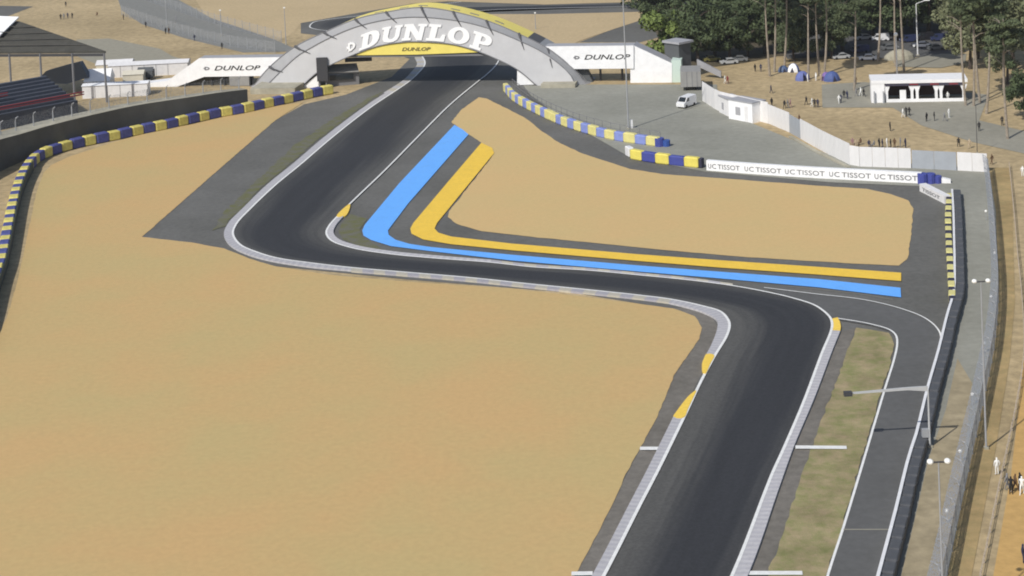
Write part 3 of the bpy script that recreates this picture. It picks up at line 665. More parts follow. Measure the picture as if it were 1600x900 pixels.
# dark screens and stage below the left foot
t = thing('video_screen', 'black upright screen at the left foot of the arch', 'screen', G(505, 138))
hh = rise(505, 138, 90); b = B(); b.box((0, 0, hh*.62), (2.6, .8, hh*.76)); b.build('screen', [M_dk], t); b = B(); b.box((-.8, .2, hh*.12), (.3, .3, hh*.24)); b.box((.8, .2, hh*.12), (.3, .3, hh*.24)); b.build('stand', [M_trim], t)
t = thing('commentary_hut', 'low grey hut with dark windows under the left side of the arch', 'hut', G(535, 133))
b = B(); b.box((0, 2, 1.6), (7.5, 5, 3.2), 0, .15); b.build('wall', [M_trim], t)
b = B(); b.prism([(-4.2, -1, 3.2), (4.2, -1, 3.2), (3.4, 3, 4.4), (-3.4, 3, 4.4)], (0, 0, .25)); b.build('roof', [M_truck], t)
b = B(); b.box((0, -.95, 2.1), (5.6, .3, 1.2), 0, .15); b.build('window', [M_glass], t)
t = thing('banner', 'long black banner hanging below the arch crown', 'banner', onplane(560, 93, 6.0))
b = B(); b.box((0, 0, 0), (6.5, .12, 1.0)); b.build('cloth', [M_dk], t)

# tower, truck, van
t = thing('control_tower', 'charcoal tower with flat grey roof beside the white stair block', 'tower', G(1060, 126)); RZ = .72
hh = rise(1060, 126, 70); b = B(); b.box((.4, 3.4, hh/2), (4.0, 4.6, hh), 0, RZ); b.build('shaft', [M_tower], t)
b = B(); b.box((.5, 3.4, hh+.25), (4.9, 5.5, .5), 0, RZ); b.build('roof', [M_greyroof], t)
b = B(); b.prism([(4.6, 1.2, 3.0), (10, .4, 0.2), (10, .4, 1.6), (4.6, 1.2, 4.6)], (.2, .5, 0)); b.build('stair_rail', [M_greyroof], t)
t = thing('lorry', 'grey canvas-sided lorry parked behind the white van', 'lorry', G(1080, 142)); t.rotation_euler.z = -.1
hh = rise(1080, 142, 112)
b = B(); b.box((0, 3.0, hh/2+.6), (4.6, 7.5, hh-.9)); b.build('cargo_box', [M_truck], t)
b = B(); b.box((0, 8.2, 1.7), (2.5, 2.2, 2.6)); b.build('cab', [M_panelg], t)
for x in (-1.0, 1.0):
    for y in (.6, 4.6, 8.2):
        b = B(); b.tube([(x-.15, y, .5), (x+.15, y, .5)], .5, 10); b.build('wheel', [M_tyre], t)
for x in (-.9, .3, 1.4):
    b = B(); b.box((x, -.78, hh/2+.6), (.12, .06, hh-1.0)); b.build('door_bar', [M_trim], t)

def vehicle(name, label, loc, rz, body, group=None, kind='car', cat=None):
    t = thing(name, label, cat or kind, loc, rz, group)
    b = B()
    if kind == 'van':
        prof = [(-2.1, .35), (2.2, .35), (2.25, .95), (1.7, 1.12), (1.05, 1.8), (-2.0, 1.9), (-2.15, 1.7)]; W = 1.76
    else:
        prof = [(-2.1, .3), (2.1, .3), (2.15, .78), (1.1, .95), (.55, 1.42), (-.9, 1.46), (-1.7, 1.02), (-2.15, .9)]; W = 1.72
    b.prism([(x, -W/2, z) for x, z in prof], (0, W, 0)); o = b.build('body', [body], t)
    def pane(nm, pts, dv): g = B(); g.prism(pts, dv); g.build(nm, [M_glass], t)
    if kind == 'van':
        pane('windscreen', [(1.72, -.74, 1.14), (1.72, .74, 1.14), (1.10, .70, 1.76), (1.10, -.70, 1.76)], (.05, 0, .05))
        for s in (-1, 1): pane('side_window', [(1.45, s*W/2, 1.15), (.45, s*W/2, 1.15), (.45, s*W/2, 1.68), (1.05, s*W/2, 1.68)], (0, s*.02, 0))
        pane('rear_window', [(-2.12, -.7, 1.2), (-2.12, .7, 1.2), (-2.04, .66, 1.72), (-2.04, -.66, 1.72)], (-.04, 0, 0))
    else:
        pane('windscreen', [(1.06, -.72, 1.0), (1.06, .72, 1.0), (.60, .64, 1.38), (.60, -.64, 1.38)], (.05, 0, .05))
        for s in (-1, 1): pane('side_window', [(.95, s*W/2, 1.0), (-1.4, s*W/2, 1.02), (-.9, s*W/2, 1.38), (.5, s*W/2, 1.36)], (0, s*.02, 0))
        pane('rear_window', [(-1.66, -.7, 1.06), (-1.66, .7, 1.06), (-.98, .62, 1.42), (-.98, -.62, 1.42)], (-.05, 0, .05))
    for x in (-1.3, 1.35):
        for s in (-1, 1):
            wv = B(); wv.tube([(x, s*(W/2-.16), .33), (x, s*(W/2+.03), .33)], .33, 10); wv.build('wheel', [M_tyre], t)
    for s in (-1, 1):
        wv = B(); wv.box((2.2 if kind == 'van' else 2.12, s*.6, .75), (.08, .3, .16)); wv.build('headlight', [M_globe], t)
    return t
vv = vehicle('delivery_van', 'small white van parked on the paddock asphalt behind the grey lorry', G(1073, 167), R(232), mat('white car paint', (.75, .75, .76), .3, spec=.5), kind='van'); vv.scale = (1.15, 1.15, 1.3)

# ---------------------------------------------------------------- sponsor wall, end pieces, right wall
def onG(px, py, z): return G(px, py, z)
root = thing('sponsor_wall', 'long white advertising wall with repeated grey sponsor lettering above the infield gravel', 'advertising wall')
W0 = GP([(1104, 267), (1160, 271.5), (1240, 277), (1330, 282), (1440, 287.5)], 0, 6)
hW = 1.95
b = B(); nn = normals2(W0)
for i in range(len(W0)-1):
    a, c = W0[i], W0[i+1]; na, nc = -nn[i]*.9, -nn[i+1]*.9
    zA = Vector((0, 0, hW)); b.quad(a, c, c+zA, a+zA); b.quad(a+zA, c+zA, c+nc+zA, a+na+zA); b.quad(a+na, c+nc, c+nc+zA, a+na+zA)
b.quad(W0[0], W0[0]-nn[0]*.9, W0[0]-nn[0]*.9+Vector((0, 0, hW)), W0[0]+Vector((0, 0, hW)))
b.build('wall_face', [M_panel], root)
for x0, x1 in ((1107, 1156), (1164, 1221), (1227, 1289), (1296, 1361), (1367, 1434)):
    def gy(x):
        best = min(W0, key=lambda p: abs(PR(p)[0]-x)); return best
    p, q = gy(x0), gy(x1); i = W0.index(p); j = W0.index(q); ex = (q-p); ex.z = 0
    wd = (x1-x0)*p.y/F*1.0
    # find start point exactly by sliding along
    Wd = resample(W0, 900); p = min(Wd, key=lambda P_: abs(PR(P_)[0]-x0)); q = min(Wd, key=lambda P_: abs(PR(P_)[0]-x1)); ex = q-p; nr = Vector((ex.y, -ex.x, 0)).normalized()
    og = p+nr*.06+EZ*.55; e = ex.normalized(); Ls = ex.length
    text_mesh('U', 1.25, M_inkg, root, og, e, EZ, 'sponsor_mark', .02, width=Ls*.09); text_mesh('C', 1.25, M_inkg, root, og+e*Ls*.12, e, EZ, 'sponsor_mark', .02, width=Ls*.13)
    text_mesh('TISSOT', 1.25, M_inkg, root, og+e*Ls*.30, e, EZ, 'sponsor_lettering', .02, width=Ls*.70)
t = thing('tyre_stack', 'blue covered tyre stack closing the right end of the sponsor wall', 'tyre stack', G(1449, 288))
for k, (x, y, rr, hh) in enumerate(((-.7, .4, .9, 1.9), (.7, .5, .9, 1.8), (1.9, .3, .7, 1.4))):
    b = B(); b.tube([(0, 0, 0), (0, 0, hh*.96), (0, 0, hh)], [rr, rr, rr*.85], 10); b.build('tyre_bundle', [M_tyb], t, (x, y, 0))
t = thing('barrier_end', 'white sloping concrete end piece beside the blue tyre stack', 'barrier', G(1463, 289))
b = B(); b.prism([(-2.6, 2.6, 0), (2.8, 1.2, 0), (2.8, 1.2, .7), (-2.6, 2.6, 1.9)], (-.2, -.9, 0)); b.build('concrete_block', [M_panel], t)
t = thing('advertising_board', 'short white advertising board angled between sponsor wall and right barrier', 'advertising board')
p, q = G(1437, 299), G(1476, 319); b = B(); nr = Vector((q.y-p.y, p.x-q.x, 0)).normalized()
b.prism([p, q, q+EZ*1.35, p+EZ*1.35], -nr*1.2); b.build('board', [M_panelg], t)
e = q-p; og = p+nr*.06+EZ*.4+e*.12; text_mesh('TISSOT', .8, M_inkg, t, og, e, EZ, 'sponsor_lettering', .02, width=e.length*.7)

right_px = [(1488, 306), (1490, 340), (1491, 380), (1492, 426), (1491, 466), (1480, 506), (1467, 560), (1450, 620), (1432, 694), (1421, 728), (1400, 814), (1378, 898), (1322, 1110)]
WRt = GP(right_px, 0, 6)
root = thing('guard_rail', 'white topped guard rail running down the right side of the circuit', 'guard rail')
Lr = length(WRt); N = int(Lr/4); D = resample(WRt, N+1)
_rail = block_mesh('rail_beam', .02); _rail.materials.append(M_steelw)
for i in range(N):
    a, c = D[i], D[i+1]; t = c-a; o = bpy.data.objects.new('rail_beam', _rail); link(o, root); mid_ = (a+c)/2
    o.location = (mid_.x, mid_.y, .62); o.scale = (t.length-.01, .34, 1.2); o.rotation_euler = (0, 0, math.atan2(t.y, t.x))
root = thing('rubber_wall', 'thick black rubber tyre wall behind the white guard rail on the right', 'tyre wall')
N = int(Lr/2.5); D = resample(WRt, N+1)
for i in range(N): put_block('rubber_bundle', D[i]+normals2(D)[i]*-.0, D[i+1], 0, 1.2+.04*math.sin(i*2.3), 1.2, M_rubber, root, -1, gap=.02)
for o in [x for x in COL.objects if x.name.startswith('rubber_bundle')]:
    t = Vector((math.cos(o.rotation_euler.z), math.sin(o.rotation_euler.z), 0)); n_ = Vector((t.y, -t.x, 0)); n_ = n_ if n_.x > 0 else -n_; o.location += n_*.2

# ---------------------------------------------------------------- left retaining wall with walkway and fence
wb = [(-90, 330), (-60, 300), (-25, 281), (0, 268), (36, 252), (71, 241), (107, 232), (153, 220), (213, 206), (300, 188), (345, 178), (388, 169)]
wt = [(-90, 255), (-60, 242), (-25, 229), (0, 219), (36, 209), (71, 198.5), (107, 189), (153, 178), (213, 165), (300, 151.5), (345, 144.5), (388, 139.5)]
root = thing('retaining_wall', 'dark retaining wall behind the left tyre barrier, topped by a pale walkway', 'wall')
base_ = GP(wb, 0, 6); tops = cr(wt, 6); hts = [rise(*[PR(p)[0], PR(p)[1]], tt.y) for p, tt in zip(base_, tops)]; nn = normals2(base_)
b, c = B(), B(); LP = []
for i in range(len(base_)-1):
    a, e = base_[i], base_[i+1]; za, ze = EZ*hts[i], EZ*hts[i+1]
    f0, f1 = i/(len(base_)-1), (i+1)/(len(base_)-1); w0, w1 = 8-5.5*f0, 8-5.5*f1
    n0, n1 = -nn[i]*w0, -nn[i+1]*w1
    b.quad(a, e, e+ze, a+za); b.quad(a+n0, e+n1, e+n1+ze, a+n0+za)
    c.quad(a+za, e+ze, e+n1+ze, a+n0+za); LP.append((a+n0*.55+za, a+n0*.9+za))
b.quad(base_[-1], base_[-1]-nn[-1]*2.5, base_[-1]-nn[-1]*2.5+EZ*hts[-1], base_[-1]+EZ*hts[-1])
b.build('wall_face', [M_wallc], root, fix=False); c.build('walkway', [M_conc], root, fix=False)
t = thing('debris_fence', 'row of curved grey posts with wire mesh along the left walkway', 'fence')
FP = [p[0] for p in LP]; D = resample(FP, 22); tv = normals2(D)
for i, p in enumerate(D):
    b = B(); n_ = tv[i]; b.tube([p, p+EZ*2.1, p+EZ*2.7+n_*.25, p+EZ*3.0+n_*.8], .13, 6); b.build('post', [M_steel], t)
for i in range(len(D)-1):
    b = B(); b.quad(D[i]+EZ*.1, D[i+1]+EZ*.1, D[i+1]+EZ*2.7, D[i]+EZ*2.7); b.build('mesh_panel', [M_mesh], t, fix=False)

# ---------------------------------------------------------------- grandstand, marquees on the left
gs = thing('grandstand', 'covered grandstand with navy seats, red rails and dark roof at the left edge', 'grandstand')
def upr(px, py, h): return G(px, py)+EZ*h
c0 = G(167, 160); hc = rise(167, 160, 83)
cols = []
for px in (167, 117, 67, 19, -30, -80):
    p = G(px, 160); b = B(); b.tube([p, p+EZ*hc], .26, 6); b.build('column', [M_trim], gs); cols.append(p)
E0, E1 = cols[0]+EZ*hc, cols[-1]+EZ*hc
def on_depth(px, py, Y): r = ray(px, py); return CAM+r*((Y-CAM.y)/r.y)
rb = on_depth(30, 36, E0.y+16); rl = on_depth(-120, 30, E0.y+16)
b = B(); b.prism([E0+EX*.5, E1, rl, rb], EZ*.45); b.build('roof', [M_dkroof], gs)
for k in (.2, .4, .6, .8):
    b = B(); a0 = E0.lerp(rb, k)+EZ*.5-EY*.1; a1 = E1.lerp(rl, k)+EZ*.5-EY*.1; b.tube([a0, a1], .12, 6); b.build('roof_batten', [mat('dull batten', (.075, .072, .065), .8)], gs)
wq = [rb+EZ*.5, on_depth(0, 62, E0.y+10), on_depth(-140, 62, E0.y+10), rl+EZ*.5]
wq = [p+EZ*.75 for p in wq]
b = B(); b.prism(wq, EZ*.3); b.build('white_roof', [M_panel], gs)
b = B(); b.prism([E0-EZ*.1-EY*.2, E1-EZ*.1-EY*.2, E1-EZ*.7-EY*.2, E0-EZ*.7-EY*.2], EY*.3); b.build('fascia', [M_dk], gs)
# stepped seating: rows run parallel to the left retaining wall, rising away from it
q0, q1 = G(132, 178), G(-60, 215)
ts = (q0-q1); ts.z = 0; ts.normalize(); ns_ = Vector((-ts.y, ts.x, 0))
for r_ in range(9):
    z = 3.4+r_*.62; st = q1+ns_*(r_*1.15)-ts*10; en = q0+ns_*(r_*1.15)-ts*(1.5+r_*.3)
    b = B(); b.prism([st, en, en+EZ*z, st+EZ*z], ns_*1.14); b.build('seat_row', [M_seat], gs)
for off, z, a, c_ in ((-.3, 4.6, 0, 1), (4.2, 6.6, 0, .45), (9.6, 9.4, 0, .4)):
    for dz in (0, .55):
        b = B(); s0 = q1.lerp(q0, a)+ns_*off+EZ*(z+dz)-ts*4; s1 = q1.lerp(q0, c_)+ns_*off+EZ*(z+dz); b.tube([s0, s1], .16, 6); b.build('rail', [M_red], gs)
def at_depth(px, py, Y): r = ray(px, py); return CAM+r*((Y-CAM.y)/r.y)
Ys = G(100, 143).y; b = B(); b.prism([at_depth(52, 130, Ys), at_depth(72, 111, Ys), at_depth(100, 103, Ys), at_depth(124, 97, Ys), at_depth(138, 121, Ys), at_depth(105, 131, Ys)], EY*2.0); b.build('side_screen', [mat('grey blue sheet', (.10, .115, .14), .7)], gs)

def marquee(label, px, py, w, d, h, rz, m_wall, m_roof, rh=1.2, cat='marquee', name='marquee'):
    t = thing(name, label, cat, G(px, py), rz, 'white tents and cabins behind the left walkway')
    b = B(); b.box((0, d/2, h/2), (w, d, h)); b.build('wall', [m_wall], t)
    b = B(); b.prism([(-w/2-.2, -.2, h), (-w/2-.2, d/2, h+rh), (-w/2-.2, d+.2, h)], (w+.4, 0, 0)); b.build('roof', [m_roof], t)
    for k in range(1, int(w/3)):
        b = B(); b.box((-w/2+k*3, -.03, h/2), (.08, .06, h*.98)); b.build('wall_seam', [M_trim], t)
    return t
marquee('low white tent with pitched roof beside the grandstand end', 152, 141, 6.0, 6, 2.2, 0, M_panelg, M_panel, 2.6)
marquee('long white cabin standing behind the left debris fence', 180, 152, 15.5, 4, 3.0, .02, M_panelg, M_panel, .3, 'cabin', 'site_cabin')
marquee('cream site hut with dark gable beside the left walkway stair', 208, 131, 5.0, 4, 2.3, .05, M_cream, M_cream, .8, 'hut', 'site_hut')
marquee('wide white tent at the back, above the cream hut', 232, 119, 20, 5, 3.0, .03, M_panelg, M_panelg, .6)
marquee('beige tent farthest left behind the grandstand roof edge', 178, 114, 9, 5, 2.2, .03, M_cream, M_panelg, .9)
t = thing('dark_gable', 'dark open trailer parked beside the cream site hut', 'trailer', G(227, 125)); b = B(); b.box((0, 1.5, 1.4), (3.8, 3, 1.8)); b.prism([(-2, 0, 2.3), (2, 0, 2.3), (2, 1.5, 3), (-2, 1.5, 3)], (0, .1, 0)); b.build('box', [M_tower], t)
for x in (-1, 1):
    b = B(); b.tube([(x, -.1, .4), (x, .15, .4)], .4, 8); b.build('wheel', [M_tyre], t)

# ---------------------------------------------------------------- paddock fence, cabins, gate
pf = thing('hoarding', 'long white sheet hoarding of upright panels between paddock and camp ground', 'fence')
pm = bpy.data.meshes.new('panel'); bm = bmesh.new(); bmesh.ops.create_cube(bm, size=1); bmesh.ops.bevel(bm, geom=list(bm.edges), offset=.02, segments=1, affect='EDGES'); bm.to_mesh(pm); bm.free(); pm.materials.append(M_panelg)
def hoard(px, h, step, parent=pf, me=pm, name='panel'):
    W = GP(px, 0, 0); N = max(1, round(length(W)/step)); D = resample(W, N+1)
    for i in range(N):
        a, c = D[i], D[i+1]; t = c-a; o = bpy.data.objects.new(name, me); link(o, parent); k = (a+c)/2
        o.location = (k.x, k.y, h/2+.02*random.random()); o.scale = (t.length-.05, .10, h); o.rotation_euler = (R(random.uniform(-.8, .8)), 0, math.atan2(t.y, t.x)+R(random.uniform(-1.5, 1.5)))
hoard([(1098, 158), (1122, 174), (1201, 193)], 4.4, 3.0); hoard([(1201, 193), (1234, 207)], 4.0, 1.9)
hoard([(1251, 217), (1288, 238), (1328, 258)], 4.0, 2.0); hoard([(1328, 258), (1338, 260.5), (1424, 263.5)], 3.7, 2.45); hoard([(1496, 267), (1543, 269.5)], 3.4, 2.9)
gate = thing('site_gate', 'grey blue mesh gate panels between two lengths of white hoarding', 'gate')
pg = pm.copy(); pg.materials.clear(); pg.materials.append(mat('grey gate sheet', (.36, .385, .42), .6, .1, 1)); hoard([(1425, 263.5), (1440, 264), (1495, 267)], 3.4, 3.4, gate, pg, 'gate_panel')
g2 = thing('site_gate', 'narrow grey door set in the sloping white hoarding', 'gate'); hoard([(1234, 207), (1251, 217)], 3.7, 2.0, g2, pg, 'gate_panel')
b = B(); W = GP([(1240, 214), (1290, 242), (1332, 262)], 0, 0); nn = normals2(W)
for a, c, n_ in zip(W, W[1:], nn): b.prism([a+n_*.3, c+n_*.3, c+n_*1.1, a+n_*1.1], EZ*.25)
tag(b.build('concrete_footing', [M_conc]), 'low concrete footing strip along the base of the sloping hoarding', 'kerb')
def cabin(label, p, q, dep, h, m_wall, name='site_cabin'):
    a, c = G(*p), G(*q); ex = c-a; L = ex.length; rz = math.atan2(ex.y, ex.x); t = thing(name, label, 'cabin', a, rz, 'white cabins along the hoarding')
    b = B(); b.box((L/2, dep/2, h/2), (L, dep, h)); b.build('wall', [m_wall], t)
    b = B(); b.box((L/2, dep/2, h+.1), (L+.3, dep+.3, .2)); b.build('roof', [M_greyroof], t)
    b = B(); b.box((L*.4, -.03, h*.5), (L*.2, .06, h*.4)); b.build('window', [M_greyroof], t)
    b = B(); b.box((L*.75, -.03, h*.42), (.9, .06, h*.8)); b.build('door', [M_panelg], t)
    return t
cabin('white portable cabin with grey roof standing against the hoarding', (1139, 186), (1176, 193), 4.0, 4.1, M_panel)
cabin('smaller white lean-to cabin behind the portable cabin', (1124, 176), (1139, 183), 3.0, 3.6, M_panelg)

# ---------------------------------------------------------------- kiosk
k0, k1 = G(1384, 160), G(1508, 158); ex = k1-k0; L = ex.length
kt = thing('food_kiosk', 'white flat-roofed kiosk with three dark serving openings', 'kiosk', k0, math.atan2(ex.y, ex.x)); kh = rise(1384, 160, 126); D_ = 6.0
b = B(); b.prism([(-3.0, -.6, kh-.55), (L+.6, -.4, kh-.55), (L+.6, -.4, kh+.15), (-3.0, -.6, kh+.15)], (0, D_+1, 0)); b.build('roof', [M_panel], kt)
b = B(); b.box((L/2, -.35, kh-.85), (L, .12, .55)); b.build('fascia_sign', [mat('dark fascia', (.055, .05, .075), .6)], kt)
for x in (L*.36, L*.62, L*.86):
    b = B(); b.box((x, -.44, kh-.82), (1.8, .06, .32)); b.build('fascia_label', [M_red], kt)
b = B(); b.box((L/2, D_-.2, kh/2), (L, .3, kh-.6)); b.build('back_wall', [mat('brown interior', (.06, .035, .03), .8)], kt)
b = B(); b.box((-1.6, 1.5, kh/2-.2), (2.8, 4, kh-.4)); b.build('end_wall', [M_panel], kt)
b = B(); b.box((L/2, -.1, .35), (L, .35, .7)); b.build('counter', [M_panel], kt)
for x in (.25, L*.335, L*.40, L*.64, L*.70, L-.25):
    b = B(); b.prism([(x-.28, -.25, .7), (x+.28, -.25, .7), (x+.28, -.25, kh*.5), (x+.75, -.25, kh-1.0), (x-.75, -.25, kh-1.0), (x-.28, -.25, kh*.5)], (0, .3, 0)); b.build('column', [M_panel], kt)
b = B(); b.box((L*.22, .0, 1.5), (1.3, .3, 2.2)); b.build('menu_board', [M_panel], kt)
b = B(); b.box((-2.4, -1.0, 1.0), (.25, .25, 3.2)); b.box((-.5, -1.0, 1.0), (.25, .25, 3.2)); b.build('sign_leg', [M_steel], kt)

# ---------------------------------------------------------------- camping tents
def tent(label, px, py, w, h, m, m2=None):
    t = thing('camping_tent', label, 'tent', G(px, py), random.uniform(-.5, .5), 'small tents pitched under the pines')
    b = B(); n, k = 10, 5
    for a in range(k):
        for j in range(n):
            def P_(aa, jj): th = math.pi/2*aa/k; ph = 2*math.pi*jj/n; return (w/2*math.cos(th)*math.cos(ph), w/2*.8*math.cos(th)*math.sin(ph), h*math.sin(th))
            b.quad(P_(a, j), P_(a, j+1), P_(a+1, j+1), P_(a+1, j), 1 if (m2 and j in (6, 7, 8)) else 0)
    b.build('canopy', [m, m2 or m], t); b = B(); b.prism([(-.5, -w*.4-.02, 0), (.5, -w*.4-.02, 0), (0, -w*.33-.02, h*.6)], (0, .05, 0)); b.build('door_flap', [M_tyd], t)
    return t
M_tb = mat('blue nylon', (.075, .11, .28), .6); M_tb2 = mat('violet blue nylon', (.13, .16, .38), .6); M_tg = mat('slate nylon', (.08, .12, .22), .5)
tent('dark blue dome tent at the left end of the camp', 1224, 112, 2.6, 1.5, M_tg)
tent('blue and white dome tent behind the camp row', 1240, 112, 3.0, 2.0, M_tb, M_panel)
tent('bright blue dome tent in the middle of the camp row', 1254, 125, 3.6, 2.1, M_tb2)
tent('wide blue tent at the right end of the camp row', 1300, 126, 4.0, 2.2, M_tb)
tent('violet tent beside the widest blue tent', 1291, 125, 2.6, 1.9, mat('violet nylon', (.20, .13, .34), .5))

# ---------------------------------------------------------------- trees
def leafmesh(name, blobs, nleaf, size, seed, m, trunk=None):
    rnd = random.Random(seed); v = []; f = []
    for (cx, cy, cz, rx, ry, rz, wgt) in blobs:
        for _ in range(int(nleaf*wgt)):
            while True:
                x, y, z = rnd.uniform(-1, 1), rnd.uniform(-1, 1), rnd.uniform(-1, 1); q = x*x+y*y+z*z
                if q < 1 and rnd.random() < .25+.75*q: break
            p = Vector((cx+x*rx, cy+y*ry, cz+z*rz)); s = size*rnd.uniform(.6, 1.4)
            nrm = Vector((x+rnd.gauss(0, .6), y+rnd.gauss(0, .6), z+.3+rnd.gauss(0, .6))).normalized(); a = nrm.orthogonal().normalized(); a.rotate(Matrix.Rotation(rnd.uniform(0, 6.28), 3, nrm)); c = nrm.cross(a)
            i = len(v); v += [p-a*s, p-c*s*.55, p+a*s, p+c*s*.55]; f.append((i, i+1, i+2, i+3))
    me = pymesh(name, v, f); me.materials.append(m); return me
def trunkmesh(name, h, r, bend, limbs, seed, m):
    rnd = random.Random(seed); b = B(); pts = [Vector((bend*math.sin(k/5*2.5), bend*.6*math.sin(k/5*1.7+seed), h*k/5)) for k in range(6)]
    b.tube(pts, [r*(1-.14*k) for k in range(6)], 7)
    for _ in range(limbs):
        k = rnd.randint(3, 4); p = pts[k].lerp(pts[k+1], rnd.random()); a = rnd.uniform(0, 6.28); l = rnd.uniform(1.6, 3.4)
        b.tube([p, p+Vector((math.cos(a)*l*.5, math.sin(a)*l*.5, l*.35)), p+Vector((math.cos(a)*l, math.sin(a)*l, l*.5))], [r*.35, r*.25, r*.1], 5)
    me = pymesh(name, b.v, b.f); me.materials.append(m)
    return me
def blobs(n, rx, rz, cz, seed, flat=.5, rmin=1.0, rmax=2.0):
    rnd = random.Random(seed); out = []
    for _ in range(n):
        a = rnd.uniform(0, 6.28); q = math.sqrt(rnd.random()); rr = rnd.uniform(rmin, rmax); out.append((math.cos(a)*q*rx, math.sin(a)*q*rx, cz+rnd.uniform(-1, 1)*rz, rr, rr, rr*flat, rr*rr/n))
    return out
PINE = [(leafmesh('crown', blobs(16, 3.0, 3.2, 21.5, s, .5, .9, 2.0), 1500, .34, s, M_pine), trunkmesh('trunk', 24, .30, .35+.2*s, 8, s, M_bark)) for s in (1, 2, 3)]
OAK = [(leafmesh('crown', blobs(34, 3.7, 4.2, 6.6, 10+s, .7, .7, 2.2), 2300, .30, 10+s, mm), trunkmesh('trunk', 8, .34, .3, 7, s, M_barkd)) for s, mm in ((1, M_dark), (2, M_dark), (3, M_olive), (4, M_pine))]
LIME = (leafmesh('crown', blobs(16, 2.9, 2.5, 4.2, 31, .8, 1.1, 2.0), 1500, .32, 31, M_lime), trunkmesh('trunk', 5, .25, .2, 6, 5, M_barkd))
def tree(name, label, px, py, kit, sc, group=None, world=None):
    t = thing(name, label, 'tree', world or G(px, py), random.uniform(0, 6.28), group)
    for nm, me in (('crown', kit[0]), ('trunk', kit[1])):
        o = bpy.data.objects.new(nm, me); link(o, t); o.scale = (sc[0], sc[0], sc[1])
    return t
PINES = [(1204, 119, 'tall pine, left one of the close pair at the edge of the camp', 0), (1212, 113, 'tall pine, right one of the close pair at the edge of the camp', 1), (1226, 103, 'pine with thick dark trunk behind the dark blue tent', 2), (1266, 124, 'leaning pine rising out of the middle of the tents', 1),
         (1282, 118, 'tall straight pine among the tents', 0), (1288, 119, 'slim pine close beside the tall straight camp pine', 2), (1337, 142, 'pale pine standing alone on the grey path left of the kiosk', 1), (1372, 96, 'crooked pale pine in front of the parked cars', 2),
         (1411, 112, 'dark pine right behind the kiosk roof', 0), (1402, 104, 'thin pine just left of the dark one behind the kiosk', 1), (1509, 165, 'pine touching the right end of the kiosk', 2), (1520, 166, 'second pine from the right end of the kiosk', 0), (1531, 160, 'thin pine in the shade right of the kiosk', 1),
         (1542, 178, 'brown trunked pine on the grass right of the kiosk', 2), (1576, 217, 'big pine by the path at the right edge', 0), (1566, 150, 'dark leaning pine trunk behind the path at the right', 1), (1485, 66, 'pale birch-like pine behind the parked vans', 2)]
for px, py, lb, k in PINES: tree('pine_tree', lb, px, py, PINE[k], (1.0, random.uniform(.95, 1.12)), 'tall pines round the camp and kiosk')
tree('broadleaf_tree', 'bright green bushy tree behind the right walkway roof', 1044, 96, LIME, (1.7, 1.6))
DK = [(1026, 40, 'dark tree behind the bright green one'), (1064, 92, 'dark tree right behind the charcoal tower'), (1092, 99, 'dark tree above the grey lorry'), (1116, 92, 'dense dark tree over the yellow parked car'), (1142, 94, 'dense dark tree over the silver parked cars'), (1168, 90, 'tall dark tree left of the camp pines'),
      (1194, 84, 'dark tree just behind the camp pine pair'), (1082, 50, 'dark tree in the second row above the tower'), (1120, 44, 'dark tree in the second row above the lorry'), (1160, 42, 'dark tree in the second row left of the camp'), (1216, 60, 'olive tree behind the left end of the camp'), (1240, 96, 'green bushy tree behind the tents'),
      (1262, 92, 'green tree behind the leaning camp pine'), (1300, 92, 'low green tree beside the car park'), (1240, 46, 'far tree above the tents'), (1290, 40, 'far tree above the right end of the camp'), (1338, 52, 'far tree behind the left parked cars'), (1384, 46, 'far tree behind the middle of the car park'),
      (1424, 44, 'far tree behind the car park lamp'), (1470, 46, 'far tree behind the blue awning'), (1505, 74, 'olive tree at the right end of the car park'), (1528, 92, 'olive tree above the right end of the kiosk'), (1556, 96, 'olive tree behind the pines at the right'), (1585, 110, 'olive tree at the right edge above the path'),
      (1545, 50, 'far olive tree above the right hand pines'), (1590, 46, 'far olive tree at the top right corner'), (1604, 188, 'dark green bush at the right edge beside the path'), (1510, 36, 'far olive tree behind the car park end'), (1318, 80, 'far tree shading the left end of the car park'), (1362, 60, 'far tree behind the crooked pale pine'), (1402, 60, 'far tree left of the car park lamp'), (1450, 52, 'far tree right of the car park lamp'), (1488, 50, 'far olive tree beside the last parked van'), (1516, 108, 'olive tree between the pines right of the kiosk'), (1574, 132, 'olive tree left of the dark bush at the right edge')]
for i, (px, py, lb) in enumerate(DK):
    k = 2 if 'olive' in lb else (3 if 'green' in lb and 'dark' not in lb else i % 2)
    sc = random.uniform(1.0, 1.4)*(1.3 if 'olive' in lb or 'far' in lb else 1)
    if 'bush' in lb: sc = 1.0
    tree('broadleaf_tree', lb, px, py, OAK[k], (sc, sc*random.uniform(.95, 1.15)), 'trees at the top right')
# far wood behind, reads as one mass
wd = leafmesh('far_wood', [(G(x, y).x, G(x, y).y, 5, 7, 6, 5.5, .55) for x, y in [(1000+i*22+random.uniform(-8, 8), random.uniform(-2, 18)) for i in range(30)]], 900, .6, 99, M_dark)
o = obj('far_wood', wd, None); o['kind'] = 'stuff'; o['label'] = 'dark wood closing the view at the top right'

